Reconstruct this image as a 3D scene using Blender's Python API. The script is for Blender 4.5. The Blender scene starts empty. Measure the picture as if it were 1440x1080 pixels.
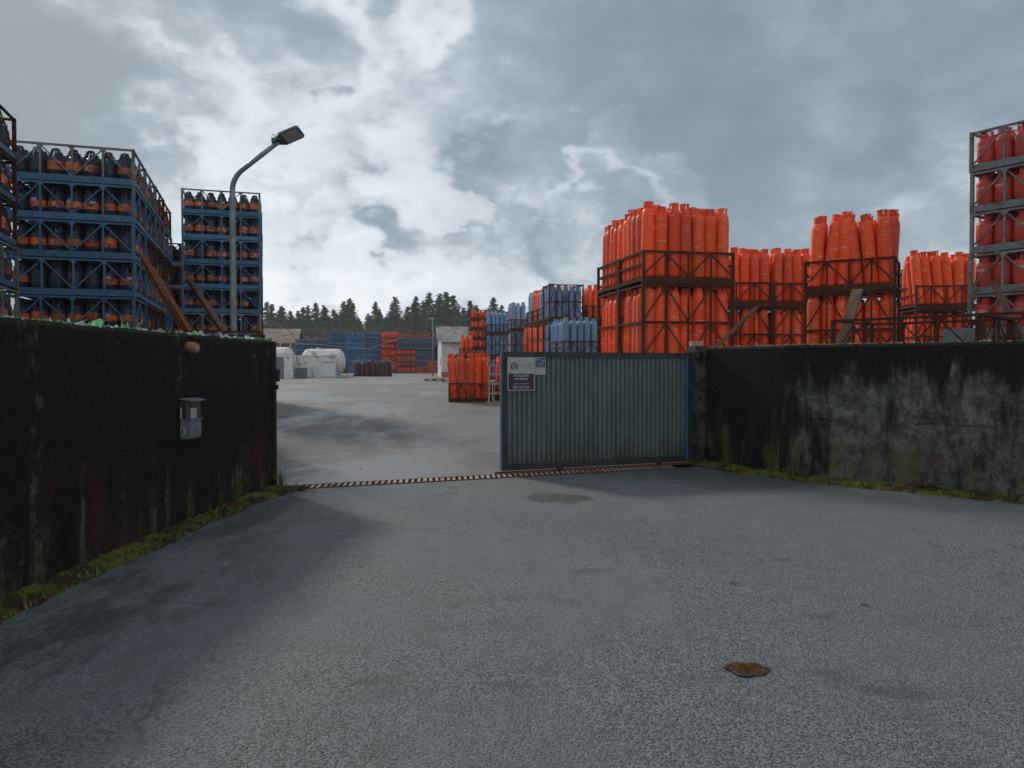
import bpy, math, random
from mathutils import Vector, Matrix, Euler, noise as mnoise
R = math.radians
random.seed(7)
sc = bpy.context.scene
col = sc.collection
ORD = ['first','second','third','fourth','fifth','sixth','seventh','eighth','ninth','tenth','eleventh','twelfth','thirteenth','fourteenth','fifteenth','sixteenth','seventeenth','eighteenth','nineteenth','twentieth',
       'twenty-first','twenty-second','twenty-third','twenty-fourth','twenty-fifth','twenty-sixth','twenty-seventh','twenty-eighth','twenty-ninth','thirtieth']
LVL = ['top','second','third','fourth','fifth','sixth','seventh','eighth','ninth','tenth']

# ---------------------------------------------------------------- materials
def newmat(name):
    m = bpy.data.materials.new(name); m.use_nodes = True
    nt = m.node_tree; nt.nodes.clear()
    return m, nt
class NT:
    def __init__(s, nt): s.nt = nt
    def n(s, t, **k):
        nd = s.nt.nodes.new(t)
        for a, b in k.items(): setattr(nd, a, b)
        return nd
    def l(s, a, b): s.nt.links.new(a, b)
    def val(s, inp, v):
        if hasattr(v, 'is_output') or isinstance(v, bpy.types.NodeSocket): s.l(v, inp)
        else: inp.default_value = v
    def math(s, op, a, b=0.0, c=0.0, clamp=False):
        nd = s.n('ShaderNodeMath', operation=op); nd.use_clamp = clamp
        s.val(nd.inputs[0], a); s.val(nd.inputs[1], b)
        if len(nd.inputs) > 2: s.val(nd.inputs[2], c)
        return nd.outputs[0]
    def vmath(s, op, a, b=None):
        nd = s.n('ShaderNodeVectorMath', operation=op)
        s.val(nd.inputs[0], a)
        if b is not None: s.val(nd.inputs[1], b)
        return nd
    def noise(s, vec, scale, detail=5.0, rough=0.55, dist=0.0, out='Fac'):
        nd = s.n('ShaderNodeTexNoise')
        if vec is not None: s.l(vec, nd.inputs['Vector'])
        nd.inputs['Scale'].default_value = scale; nd.inputs['Detail'].default_value = detail
        nd.inputs['Roughness'].default_value = rough; nd.inputs['Distortion'].default_value = dist
        return nd.outputs[out]
    def vor(s, vec, scale, out='Distance', feature='F1'):
        nd = s.n('ShaderNodeTexVoronoi', feature=feature)
        s.l(vec, nd.inputs['Vector']); nd.inputs['Scale'].default_value = scale
        return nd.outputs[out]
    def mapr(s, v, a, b, c=0.0, d=1.0, smooth=True):
        nd = s.n('ShaderNodeMapRange', interpolation_type='SMOOTHSTEP' if smooth else 'LINEAR')
        s.val(nd.inputs[0], v)
        for i, x in zip((1, 2, 3, 4), (a, b, c, d)): s.val(nd.inputs[i], x)
        return nd.outputs[0]
    def mix(s, f, a, b, mode='MIX'):
        nd = s.n('ShaderNodeMix', data_type='RGBA', blend_type=mode)
        s.val(nd.inputs[0], f)
        for i, x in ((6, a), (7, b)):
            if isinstance(x, tuple): nd.inputs[i].default_value = (*x[:3], 1)
            else: s.l(x, nd.inputs[i])
        return nd.outputs[2]
    def mapping(s, vec, scale=(1,1,1), loc=(0,0,0)):
        nd = s.n('ShaderNodeMapping'); s.l(vec, nd.inputs[0])
        nd.inputs['Scale'].default_value = scale; nd.inputs['Location'].default_value = loc
        return nd.outputs[0]
    def bump(s, h, strength, dist=0.01):
        nd = s.n('ShaderNodeBump'); nd.inputs['Strength'].default_value = strength; nd.inputs['Distance'].default_value = dist
        s.l(h, nd.inputs['Height']); return nd.outputs[0]
    def out(s, color, rough=0.6, normal=None, metal=0.0, spec=0.5, trans=0.0):
        p = s.n('ShaderNodeBsdfPrincipled'); o = s.n('ShaderNodeOutputMaterial')
        if isinstance(color, tuple): p.inputs['Base Color'].default_value = (*color[:3], 1)
        else: s.l(color, p.inputs['Base Color'])
        s.val(p.inputs['Roughness'], rough); s.val(p.inputs['Metallic'], metal)
        s.val(p.inputs['Specular IOR Level'], spec); s.val(p.inputs['Transmission Weight'], trans)
        if normal is not None: s.l(normal, p.inputs['Normal'])
        s.l(p.outputs[0], o.inputs[0]); return p
    def pos(s): return s.n('ShaderNodeNewGeometry').outputs['Position']
    def obj(s): return s.n('ShaderNodeTexCoord').outputs['Object']
    def rnd(s): return s.n('ShaderNodeObjectInfo').outputs['Random']

def worn(name, c, c2=None, rough=0.55, scale=9, lo=0.5, hi=0.68, vary=0.18, dirt=0.25, bump=0.15, metal=0.0, spec=0.4, streak=1.0):
    """painted or bare surface with patches of c2 (rust, dirt) and a per-object shade of its own"""
    m, nt = newmat(name); g = NT(nt)
    v = g.obj()
    off = g.n('ShaderNodeVectorMath', operation='ADD'); g.l(v, off.inputs[0])
    cmb = g.n('ShaderNodeCombineXYZ'); r = g.rnd()
    g.l(g.math('MULTIPLY', r, 37.0), cmb.inputs[0]); g.l(g.math('MULTIPLY', r, 91.0), cmb.inputs[1]); g.l(cmb.outputs[0], off.inputs[1])
    v = off.outputs[0]
    n1 = g.noise(v, scale, 7, 0.65)
    n2 = g.noise(g.mapping(v, (1, 1, streak)), scale * 4.3, 4, 0.6)
    base = g.mix(g.mapr(n2, .3, .75), tuple(x * (1 - dirt) for x in c), tuple(min(.95, x * (1 + dirt * .5)) for x in c))
    if c2: base = g.mix(g.mapr(n1, lo, hi), base, c2)
    hsv = g.n('ShaderNodeHueSaturation'); g.l(base, hsv.inputs['Color'])
    g.l(g.mapr(r, 0, 1, 1 - vary, 1 + vary, False), hsv.inputs['Value'])
    g.out(hsv.outputs[0], g.mapr(n1, .3, .7, rough - .12, rough + .15), g.bump(n2, bump, .004), metal, spec)
    return m

RUST = (.085, .034, .018)
M = {}
M['orange'] = worn('orange_paint', (.90, .084, .017), (.78, .15, .085), .5, 7, .53, .74, .24, .26, .12, spec=.3, streak=.4)
M['orange_b'] = worn('faded_orange_paint', (.84, .115, .035), (.55, .06, .026), .6, 5, .55, .75, .2, .28, .08, spec=.3, streak=.4)
M['pinkred'] = worn('red_paint', (.54, .055, .036), (.32, .04, .03), .45, 6, .6, .8, .15, .15, .08)
M['pale_mark'] = worn('pale_print', (.72, .42, .34), (.7, .25, .14), .6, 30, .5, .7)
M['navy'] = worn('navy_paint', (.019, .024, .050), (.035, .036, .045), .45, 7, .55, .8, .3, .3)
M['band'] = worn('orange_band', (.60, .125, .02), (.07, .03, .025), .55, 7, .47, .62, .4, .25)
M['white_print'] = worn('white_print', (.50, .50, .51), (.3, .28, .27), .5, 20)
M['valve_red'] = worn('red_valve_cap', (.6, .06, .04), None, .5)
M['blue_steel'] = worn('blue_cage_paint', (.048, .125, .215), RUST, .55, 4, .60, .74, .22, .3, .2)
M['grey_steel'] = worn('grey_cage_paint', (.155, .175, .18), (.12, .06, .035), .55, 4, .48, .66, .2, .3, .2)
M['rust'] = worn('rusty_steel', RUST, (.05, .022, .014), .85, 7, .45, .7, .25, .4, .4, spec=.15)
M['rust_bright'] = worn('rust_orange_steel', (.19, .066, .027), RUST, .85, 6, .5, .7, .2, .35, .3, spec=.15)
M['pale_rail'] = worn('pale_rail_paint', (.5, .36, .24), RUST, .7, 6, .5, .7)
M['blue_cyl'] = worn('blue_cylinder_paint', (.17, .24, .36), (.11, .15, .22), .5, 5, .55, .75, .2, .2)
M['blue_vivid'] = worn('vivid_blue_paint', (.10, .25, .46), (.08, .17, .32), .5, 5, .55, .75, .2, .2)
M['lilac_cyl'] = worn('grey_lilac_paint', (.30, .28, .38), (.2, .17, .22), .5, 5, .5, .75, .2, .2)
M['purple_cyl'] = worn('plum_paint', (.075, .035, .05), (.12, .06, .06), .6, 6, .5, .75, .25, .25)
M['far_blue'] = worn('far_blue_paint', (.055, .145, .28), (.05, .07, .10), .6, 2, .52, .68, .4, .25)
M['far_grey'] = worn('far_slate_paint', (.07, .09, .14), RUST, .6, 2, .55, .7, .2, .2)
M['far_orange'] = worn('far_orange_paint', (.42, .075, .035), RUST, .6, 2, .55, .72, .35, .2)
M['pole'] = worn('galvanised_steel', (.22, .25, .26), (.15, .17, .17), .45, 6, .4, .7, .05, .2, .1, .3)
M['dark_metal'] = worn('dark_green_grey_metal', (.06, .075, .08), (.04, .045, .045), .5, 9)
M['lens'] = worn('lamp_lens', (.30, .32, .30), (.36, .33, .28), .15, 6, .4, .6)
M['black_metal'] = worn('black_steel', (.012, .013, .014), (.03, .018, .012), .6, 8)
M['gate_sheet'] = worn('teal_grey_sheet', (.085, .118, .118), (.105, .12, .13), .5, 2.2, .35, .7, 0, .22, .1)
M['gate_frame'] = worn('dark_gate_frame', (.02, .028, .031), (.013, .013, .012), .55, 5, .45, .7, 0, .3, .1)
M['gate_blue'] = worn('worn_blue_edge', (.04, .15, .30), (.06, .10, .14), .55, 5, .6, .75, 0, .2)
M['sign_white'] = worn('sign_board', (.36, .35, .33), (.29, .28, .27), .5, 5, .45, .7, 0, .08, .02)
M['sign_dark'] = worn('sign_plum', (.028, .014, .034), None, .4, 5, dirt=.1, bump=.02)
M['sign_blue'] = worn('sign_navy', (.05, .075, .18), None, .4, 5, dirt=.1, bump=.02)
M['ink'] = worn('black_ink', (.012, .012, .014), None, .5, 5, dirt=.1)
M['ink_grey'] = worn('grey_ink', (.20, .20, .19), None, .5, 5, dirt=.1)
M['ink_white'] = worn('pale_lettering', (.55, .50, .55), None, .5, 5, dirt=.1)
M['white_wall'] = worn('white_render', (.66, .65, .63), (.40, .37, .34), .8, 1.2, .55, .75, .05, .12, .2, spec=.2)
M['dirty_white'] = worn('stained_white_paint', (.70, .68, .64), (.24, .21, .18), .75, 1.7, .48, .70, .05, .25, .25, spec=.2)
M['grey_panel'] = worn('grey_door_paint', (.17, .18, .19), (.12, .12, .12), .6, 3)
M['fibre_cement'] = worn('fibre_cement', (.36, .35, .32), (.20, .19, .17), .85, 1.5, .45, .7, 0, .2, .2, spec=.2)
M['barn_roof'] = worn('brown_tiles', (.26, .19, .165), (.36, .31, .29), .85, .35, .55, .7, 0, .2, .2, spec=.1)
M['barn_wall'] = worn('brown_wall', (.17, .13, .115), None, .85, .5)
M['terracotta'] = worn('terracotta', (.42, .17, .09), (.25, .1, .05), .7, 9)
M['box_white'] = worn('aged_white_box', (.17, .17, .17), (.09, .10, .10), .6, 9, .5, .7, 0, .2)
M['box_dark'] = worn('dark_window', (.035, .035, .04), None, .35, 9)
M['pit'] = worn('dark_hole', (.014, .014, .016), (.03, .03, .032), .8, 30, .5, .7, 0, .4, .4, spec=.15)  # flat near-black tone for the hole around the needle clump
M['wood'] = worn('weathered_wood', (.17, .10, .065), (.09, .06, .045), .85, 7, .4, .65, .2, .3, .4, spec=.15)
M['straw'] = worn('pine_needle_straw', (.235, .125, .05), (.12, .062, .026), .85, 20, .4, .65, .2, .3, spec=.1)
M['grass_green'] = worn('weed_green', (.07, .12, .025), (.11, .12, .03), .7, 3, .4, .6, .2, .4, spec=.2)
M['grass_dry'] = worn('dry_grass', (.26, .20, .10), (.16, .10, .05), .8, 3, .4, .6, .2, .4, spec=.2)
M['glass_clear'] = worn('clear_broken_glass', (.36, .42, .37), (.20, .25, .20), .18, 12, spec=.6)
M['glass_green'] = worn('green_broken_glass', (.12, .42, .14), (.28, .52, .30), .18, 12, spec=.6)
M['glass_brown'] = worn('brown_broken_glass', (.40, .17, .04), None, .2, 12, spec=.6)
M['needles'] = worn('conifer_needles', (.058, .118, .05), (.10, .15, .072), .8, .5, .42, .6, .3, .4, .2, spec=.12)
M['bark'] = worn('bark', (.12, .09, .07), (.2, .17, .14), .9, 2, .4, .65, .2, .3, .3, spec=.1)
M['twig'] = worn('bare_twigs', (.145, .112, .098), (.10, .085, .07), .9, .3, .4, .6, .1, .3, spec=.1)
M['scrub_green'] = worn('scrub_green', (.055, .075, .035), (.09, .085, .05), .85, .3, .4, .6, .1, .3, spec=.1)
M['brick'] = worn('pale_brick', (.36, .22, .17), (.2, .15, .12), .85, 12)
M['concrete_post'] = worn('brown_concrete', (.075, .065, .05), (.018, .018, .015), .9, 5, .42, .6, 0, .3, .4, spec=.2)

def asphalt(name, yard):
    m, nt = newmat(name); g = NT(nt); p = g.pos()
    fine = g.vor(p, 94.0); finec = g.vor(p, 94.0, 'Color')
    fine2 = g.vor(p, 160.0, 'Color')
    big = g.noise(p, .55, 4, .5); mid = g.noise(p, 2.6, 5, .6); grain = g.noise(p, 70, 4, .7)
    sepc = g.n('ShaderNodeSeparateColor'); g.l(finec, sepc.inputs[0])
    sepd = g.n('ShaderNodeSeparateColor'); g.l(fine2, sepd.inputs[0])
    speck = g.math('ADD', g.math('MULTIPLY', sepc.outputs[0], .6), g.math('MULTIPLY', sepd.outputs[0], .4))
    if not yard:
        base = g.mix(g.mapr(speck, .1, .95), (.036, .039, .041), (.275, .287, .29))
        base = g.mix(g.mapr(grain, .4, .7, 0, .35), base, (.10, .11, .117))
        base = g.mix(g.mapr(big, .42, .60, 0, .42), base, (.138, .160, .174))
        base = g.mix(g.mapr(mid, .48, .72, 0, .5), base, (.105, .103, .097))
        # darker damp bitumen patches near the long wall, colour also deepening its cast shadow
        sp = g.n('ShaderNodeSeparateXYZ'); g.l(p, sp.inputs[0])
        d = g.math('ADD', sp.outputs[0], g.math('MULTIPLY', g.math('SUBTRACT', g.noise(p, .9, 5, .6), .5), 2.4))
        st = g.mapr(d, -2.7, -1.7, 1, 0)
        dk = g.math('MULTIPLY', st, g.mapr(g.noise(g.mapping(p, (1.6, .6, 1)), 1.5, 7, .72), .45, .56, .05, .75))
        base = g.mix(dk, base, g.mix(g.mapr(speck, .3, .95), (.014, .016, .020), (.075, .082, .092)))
        # dark oily streaks and cracks
        ck = g.vor(g.vmath('ADD', p, g.n('ShaderNodeVectorMath', operation='SCALE').outputs[0]).outputs[0], .55, 'Distance', 'DISTANCE_TO_EDGE')
        pw = g.vmath('ADD', p, g.vmath('MULTIPLY', g.noise(p, 1.2, 5, .6, 0, 'Color'), (.9, .9, 0)).outputs[0]).outputs[0]
        ck = g.vor(pw, .45, 'Distance', 'DISTANCE_TO_EDGE')
        cm = g.math('MULTIPLY', g.mapr(ck, .0, .012, 1, 0), g.mapr(g.noise(p, .7, 2, .5, 0), .55, .66))
        base = g.mix(g.math('MULTIPLY', cm, .55), base, (.04, .043, .047))
        pt = g.mapr(g.noise(g.mapping(p, (.55, 1.5, 1), (3.1, 0, 0)), .8, 5, .6), .61, .68, 0, .55)
        base = g.mix(pt, base, (.055, .06, .062))
        # dark ragged strip following the foot of the streaked wall and the gate
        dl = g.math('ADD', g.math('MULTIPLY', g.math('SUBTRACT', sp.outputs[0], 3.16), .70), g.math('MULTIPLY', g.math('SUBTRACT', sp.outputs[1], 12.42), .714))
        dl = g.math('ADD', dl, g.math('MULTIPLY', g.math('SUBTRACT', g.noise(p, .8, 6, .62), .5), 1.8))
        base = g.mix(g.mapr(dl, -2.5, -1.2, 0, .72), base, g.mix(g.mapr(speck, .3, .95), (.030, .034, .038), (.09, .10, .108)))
        pd = g.n('ShaderNodeVectorMath', operation='DISTANCE'); g.l(g.mapping(p, (1, 1.25, 0)), pd.inputs[0]); pd.inputs[1].default_value = (.55, 9.3*1.25, 0)
        pdm = g.mapr(g.math('ADD', pd.outputs['Value'], g.math('MULTIPLY', g.math('SUBTRACT', g.noise(p, 2.4, 6, .7), .5), 1.3)), .34, .50, .85, 0)
        base = g.mix(pdm, base, (.026, .028, .028))
        ol_ = g.noise(g.mapping(p, (1, 1.7, 1), (.4, 7.7, 0)), 1.1, 6, .65)
        base = g.mix(g.mapr(ol_, .62, .70, 0, .6), base, (.05, .052, .048))
        tr = g.noise(g.mapping(p, (2.2, .25, 1), (5, 1, 0)), 1.0, 5, .6)
        base = g.mix(g.mapr(tr, .5, .68, 0, .35), base, (.165, .185, .20))
        rough = g.math('SUBTRACT', g.mapr(speck, 0, 1, .62, .85), g.math('ADD', g.math('MULTIPLY', pdm, .3), g.math('MULTIPLY', dk, .12)))
        nrm = g.bump(g.math('ADD', g.math('MULTIPLY', fine, -.75), g.math('MULTIPLY', grain, .9)), 1.0, .015)
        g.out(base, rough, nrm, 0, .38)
    else:
        base = g.mix(g.mapr(speck, .1, .95), (.105, .095, .090), (.185, .168, .158))
        base = g.mix(g.mapr(big, .4, .64, 0, .5), base, (.175, .155, .143))
        base = g.mix(g.mapr(mid, .48, .72, 0, .5), base, (.125, .125, .13))
        wet = g.noise(g.mapping(p, (.34, .20, 1), (2.0, 1.0, 0)), 1.0, 8, .66, .5)
        w = g.mapr(wet, .47, .58)
        base = g.mix(g.math('MULTIPLY', w, .45), base, (.15, .16, .17))
        ds = g.noise(g.mapping(p, (.5, .3, 1), (9, 4, 0)), 1.3, 8, .68, .4)
        base = g.mix(g.mapr(ds, .52, .62, 0, .55), base, (.085, .078, .075))
        fl = g.noise(g.mapping(p, (3, .4, 1), (1, 2, 0)), 1.2, 6, .7)
        base = g.mix(g.mapr(fl, .56, .7, 0, .4), base, (.20, .195, .19))
        rough = g.math('SUBTRACT', .74, g.math('MULTIPLY', w, .30))
        # dirt along the drain
        sp = g.n('ShaderNodeSeparateXYZ'); g.l(p, sp.inputs[0])
        e = g.math('SUBTRACT', sp.outputs[1], g.math('MULTIPLY', sp.outputs[0], .383))
        dd = g.math('MULTIPLY', g.mapr(e, 11.3, 13.4, 1, 0), g.mapr(g.noise(p, 2.2, 6, .7), .4, .6))
        base = g.mix(g.math('MULTIPLY', dd, .55), base, (.12, .09, .075))
        nrm = g.bump(g.math('ADD', g.math('MULTIPLY', fine, -.5), grain), .3, .008)
        g.out(base, rough, nrm, 0, .45)
    return m
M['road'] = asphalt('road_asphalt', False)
M['yard'] = asphalt('yard_asphalt', True)

def wallmat(name, pale):
    m, nt = newmat(name); g = NT(nt); p = g.pos()
    sp = g.n('ShaderNodeSeparateXYZ'); g.l(p, sp.inputs[0]); z = sp.outputs[2]
    st = g.mapping(p, (1, 1, .20))
    streak = g.noise(st, 3.6, 7, .68, .4); fine = g.noise(p, 26, 6, .7); blot = g.noise(p, 1.3, 6, .62)
    black = g.mix(g.mapr(fine, .35, .7), (.0072, .0062, .0058), (.023, .0195, .0175))
    if pale:
        blot2 = g.noise(g.mapping(p, (1, 1, .55), (4, 2, 0)), 1.1, 7, .66, .3)
        grey = g.mix(g.mapr(g.noise(p, 5, 6, .7), .35, .68), (.055, .053, .048), (.19, .185, .168))
        grey = g.mix(g.mapr(g.noise(st, 6, 5, .6), .5, .72, 0, .7), grey, (.07, .10, .096))
        hz = g.mapr(g.math('ADD', z, g.math('MULTIPLY', g.math('SUBTRACT', g.noise(st, 2.2, 6, .65), .5), 1.5)), 1.05, 1.85, 0, .24)      # the black algae hangs from the coping
        xx = g.mapr(sp.outputs[0], 3.2, 4.6, .22, 0)
        t = g.math('SUBTRACT', g.math('SUBTRACT', g.math('ADD', g.math('MULTIPLY', streak, .62), g.math('MULTIPLY', blot2, .46)), hz), xx)
        msk = g.math('MULTIPLY', g.mapr(t, .40, .57), g.mapr(g.noise(p, 16, 6, .75), .30, .55, .35, 1))
        base = g.mix(msk, black, grey)
        ol = g.math('MULTIPLY', g.mapr(z, .25, .75, 1, 0), g.mapr(streak, .46, .62))
        base = g.mix(g.math('MULTIPLY', ol, .75), base, (.105, .088, .04))
        rd = g.math('MULTIPLY', g.mapr(z, .2, .8, 1, 0), g.mapr(g.noise(g.mapping(p, (1, 1, .5), (9, 3, 1)), 2.2, 5, .6), .58, .68))
        base = g.mix(g.math('MULTIPLY', rd, .6), base, (.075, .032, .026))
        # horizontal day joint and one vertical crack of the pour
        jz = g.math('ABSOLUTE', g.math('SUBTRACT', z, g.math('ADD', .86, g.math('MULTIPLY', g.math('SUBTRACT', g.noise(p, 7, 5, .65), .5), .10))))
        jm = g.math('MULTIPLY', g.mapr(jz, .002, .02, .75, 0), g.mapr(g.noise(p, 2.6, 5, .65), .46, .56))
        base = g.mix(jm, base, (.008, .008, .008))
    else:
        t = g.math('ADD', g.math('MULTIPLY', streak, .6), g.math('MULTIPLY', g.noise(p, 9, 6, .7), .4))
        lowz = g.mapr(z, .1, 1.0, .06, 0)
        msk = g.mapr(g.math('ADD', t, lowz), .565, .68)
        base = g.mix(g.math('MULTIPLY', msk, .9), black, (.125, .112, .10))
        rd = g.math('MULTIPLY', g.mapr(z, .3, 1.2, 1, .1), g.mapr(blot, .5, .66))
        base = g.mix(g.math('MULTIPLY', rd, .5), base, (.06, .022, .021))
        gr = g.math('MULTIPLY', g.mapr(z, .1, .6, 1, 0), g.mapr(streak, .45, .6))
        base = g.mix(g.math('MULTIPLY', gr, .55), base, (.06, .055, .022))
        sk = g.mapr(g.vor(g.mapping(p, (1, 1, .7)), 9.0), .03, .055, 1, 0)
        base = g.mix(g.math('MULTIPLY', sk, .5), base, (.2, .2, .18))
    moss = g.math('MULTIPLY', g.mapr(z, 1.84, 1.92), g.mapr(g.noise(p, 14, 5, .7), .4, .6))
    base = g.mix(g.math('MULTIPLY', moss, .6), base, (.045, .042, .022))
    g.out(base, .92, g.bump(g.math('ADD', fine, g.math('MULTIPLY', streak, .6)), .7, .02), 0, .12)
    return m
M['wall_dark'] = wallmat('black_stained_concrete', False)
M['wall_pale'] = wallmat('streaked_concrete', True)

def mossmat():
    m, nt = newmat('moss_and_soil'); g = NT(nt); p = g.pos()
    a = g.noise(p, 3.2, 6, .65); b = g.noise(p, 30, 5, .7)
    moss = g.mix(g.mapr(b, .3, .7), (.055, .062, .013), (.16, .158, .032))
    soil = g.mix(g.mapr(b, .3, .7), (.022, .014, .010), (.075, .048, .032))
    g.out(g.mix(g.mapr(a, .45, .57), soil, moss), .95, g.bump(b, 1, .03), 0, .1)
    return m
M['moss'] = mossmat()
def earthmat():
    m, nt = newmat('rough_ground'); g = NT(nt); p = g.pos()
    a = g.noise(p, .12, 6, .6); b = g.noise(p, 1.5, 6, .7)
    c = g.mix(g.mapr(a, .42, .6), (.13, .105, .085), (.075, .085, .04))
    g.out(g.mix(g.mapr(b, .3, .7, 0, .4), c, (.17, .15, .12)), .95, g.bump(b, .6, .2), 0, .1)
    return m
M['earth'] = earthmat()

# ---------------------------------------------------------------- mesh builder
class MB:
    def __init__(s): s.v = []; s.f = []; s.mi = []; s.sm = []; s.i = 0; s.s = False
    def face(s, pts):
        k = len(s.v); s.v += [tuple(p) for p in pts]; s.f.append(tuple(range(k, k + len(pts)))); s.mi.append(s.i); s.sm.append(s.s)
    def add(s, verts, faces):
        k = len(s.v); s.v += [tuple(p) for p in verts]
        for f in faces: s.f.append(tuple(k + j for j in f)); s.mi.append(s.i); s.sm.append(s.s)
    def box(s, x0, x1, y0, y1, z0, z1):
        s.add([(x0,y0,z0),(x1,y0,z0),(x1,y1,z0),(x0,y1,z0),(x0,y0,z1),(x1,y0,z1),(x1,y1,z1),(x0,y1,z1)],
              [(0,3,2,1),(4,5,6,7),(0,1,5,4),(1,2,6,5),(2,3,7,6),(3,0,4,7)])
        return s
    def bar(s, p, q, w, h=None, up=(0,0,1)):
        p = Vector(p); q = Vector(q); d = (q - p).normalized(); h = h or w
        u = Vector(up)
        if abs(d.dot(u)) > .99: u = Vector((0, 1, 0))
        a = d.cross(u).normalized(); b = a.cross(d).normalized()
        vs = []
        for c in (p, q):
            for sx, sy in ((-1,-1),(1,-1),(1,1),(-1,1)): vs.append(c + a * (sx * w / 2) + b * (sy * h / 2))
        s.add(vs, [(3,2,1,0),(4,5,6,7),(0,1,5,4),(1,2,6,5),(2,3,7,6),(3,0,4,7)])
        return s
    def tube(s, pts, radii, n=10, cap=True):
        pts = [Vector(p) for p in pts]
        if not hasattr(radii, '__len__'): radii = [radii] * len(pts)
        k = len(s.v); a = None
        for i, p in enumerate(pts):
            d = (pts[min(i + 1, len(pts) - 1)] - pts[max(i - 1, 0)]).normalized()
            if a is None:
                a = d.cross(Vector((0, 0, 1)) if abs(d.z) < .9 else Vector((0, 1, 0))).normalized()
            else: a = (a - d * a.dot(d)).normalized()
            b = d.cross(a)
            for j in range(n):
                t = 2 * math.pi * j / n
                s.v.append(tuple(p + (a * math.cos(t) + b * math.sin(t)) * radii[i]))
        for i in range(len(pts) - 1):
            for j in range(n):
                s.f.append((k + i*n + j, k + i*n + (j+1) % n, k + (i+1)*n + (j+1) % n, k + (i+1)*n + j)); s.mi.append(s.i); s.sm.append(True)
        if cap:
            s.f.append(tuple(k + j for j in reversed(range(n)))); s.mi.append(s.i); s.sm.append(False)
            m = k + (len(pts) - 1) * n
            s.f.append(tuple(m + j for j in range(n))); s.mi.append(s.i); s.sm.append(False)
        return s
    def lathe(s, prof, n=16, mats=None, c=(0,0,0), axis='z'):
        k = len(s.v)
        for r, z in prof:
            for j in range(n):
                t = 2 * math.pi * j / n
                q = (r*math.cos(t), r*math.sin(t), z) if axis == 'z' else (z, r*math.cos(t), r*math.sin(t))
                s.v.append((q[0]+c[0], q[1]+c[1], q[2]+c[2]))
        for i in range(len(prof) - 1):
            for j in range(n):
                s.f.append((k + i*n + j, k + i*n + (j+1) % n, k + (i+1)*n + (j+1) % n, k + (i+1)*n + j))
                s.mi.append(mats[i] if mats else s.i); s.sm.append(True)
        s.f.append(tuple(k + j for j in reversed(range(n)))); s.mi.append(mats[0] if mats else s.i); s.sm.append(False)
        m = k + (len(prof) - 1) * n
        s.f.append(tuple(m + j for j in range(n))); s.mi.append(mats[-1] if mats else s.i); s.sm.append(False)
        return s
    def arc(s, r, t0, t1, z0, z1, th=.006, n=6):
        """curved plate with thickness"""
        vs = []; fs = []
        for j in range(n + 1):
            t = t0 + (t1 - t0) * j / n
            for rr, z in ((r, z0), (r, z1), (r - th, z1), (r - th, z0)): vs.append((rr*math.cos(t), rr*math.sin(t), z))
        for j in range(n):
            for a in range(4):
                b = (a + 1) % 4
                fs.append((4*j + a, 4*(j+1) + a, 4*(j+1) + b, 4*j + b))
        fs.append((0, 1, 2, 3)); e = 4 * n; fs.append((e+3, e+2, e+1, e))
        s.add(vs, fs)
    def mesh(s, name, mats):
        me = bpy.data.meshes.new(name); me.from_pydata(s.v, [], s.f)
        for m in (mats if isinstance(mats, (list, tuple)) else [mats]): me.materials.append(M[m] if isinstance(m, str) else m)
        me.polygons.foreach_set('material_index', s.mi); me.polygons.foreach_set('use_smooth', s.sm)
        me.update(); return me
    def build(s, name, mats, parent=None, loc=(0,0,0), rz=0):
        o = bpy.data.objects.new(name, s.mesh(name, mats)); col.objects.link(o)
        o.location = loc; o.rotation_euler = (0, 0, rz)
        if parent: o.parent = parent
        return o
def tag(o, label=None, cat=None, group=None, kind=None):
    if label: o['label'] = label
    if cat: o['category'] = cat
    if group: o['group'] = group
    if kind: o['kind'] = kind
    return o
def empty(name, label, cat, loc=(0,0,0), rz=0, group=None):
    o = bpy.data.objects.new(name, None); col.objects.link(o); o.empty_display_size = .2
    o.location = loc; o.rotation_euler = (0, 0, rz)
    return tag(o, label, cat, group)
class Proto:
    """a thing kept as data: the meshes of its root and of its parts; put() links a copy of all of them"""
    def __init__(s, name, cat, root, parts=()):
        s.name, s.cat, s.root, s.parts = name, cat, root, parts
    def put(s, loc, rot=(0,0,0), label=None, group=None, scale=(1,1,1)):
        o = bpy.data.objects.new(s.name, s.root); col.objects.link(o)
        o.location = loc; o.rotation_euler = rot; o.scale = scale
        tag(o, label, s.cat, group)
        for n, me in s.parts:
            c = bpy.data.objects.new(n, me); col.objects.link(c); c.parent = o
        return o
def sstep(a, b, x):
    t = max(0, min(1, (x - a) / (b - a))); return t * t * (3 - 2 * t)
def lerp_tab(tab, x):
    if x <= tab[0][0]: return tab[0][1]
    for (a, p), (b, q) in zip(tab, tab[1:]):
        if x <= b: return p + (q - p) * (x - a) / (b - a)
    return tab[-1][1]
HT = [(0,0),(12.5,0),(16,.1),(25,.44),(33,.54),(42,.63),(60,.74),(110,.8),(116,1.8),(150,7.2),(165,7.8),(190,7.2),(230,6),(500,5)]
def gz(y): return lerp_tab(HT, y)

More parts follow.
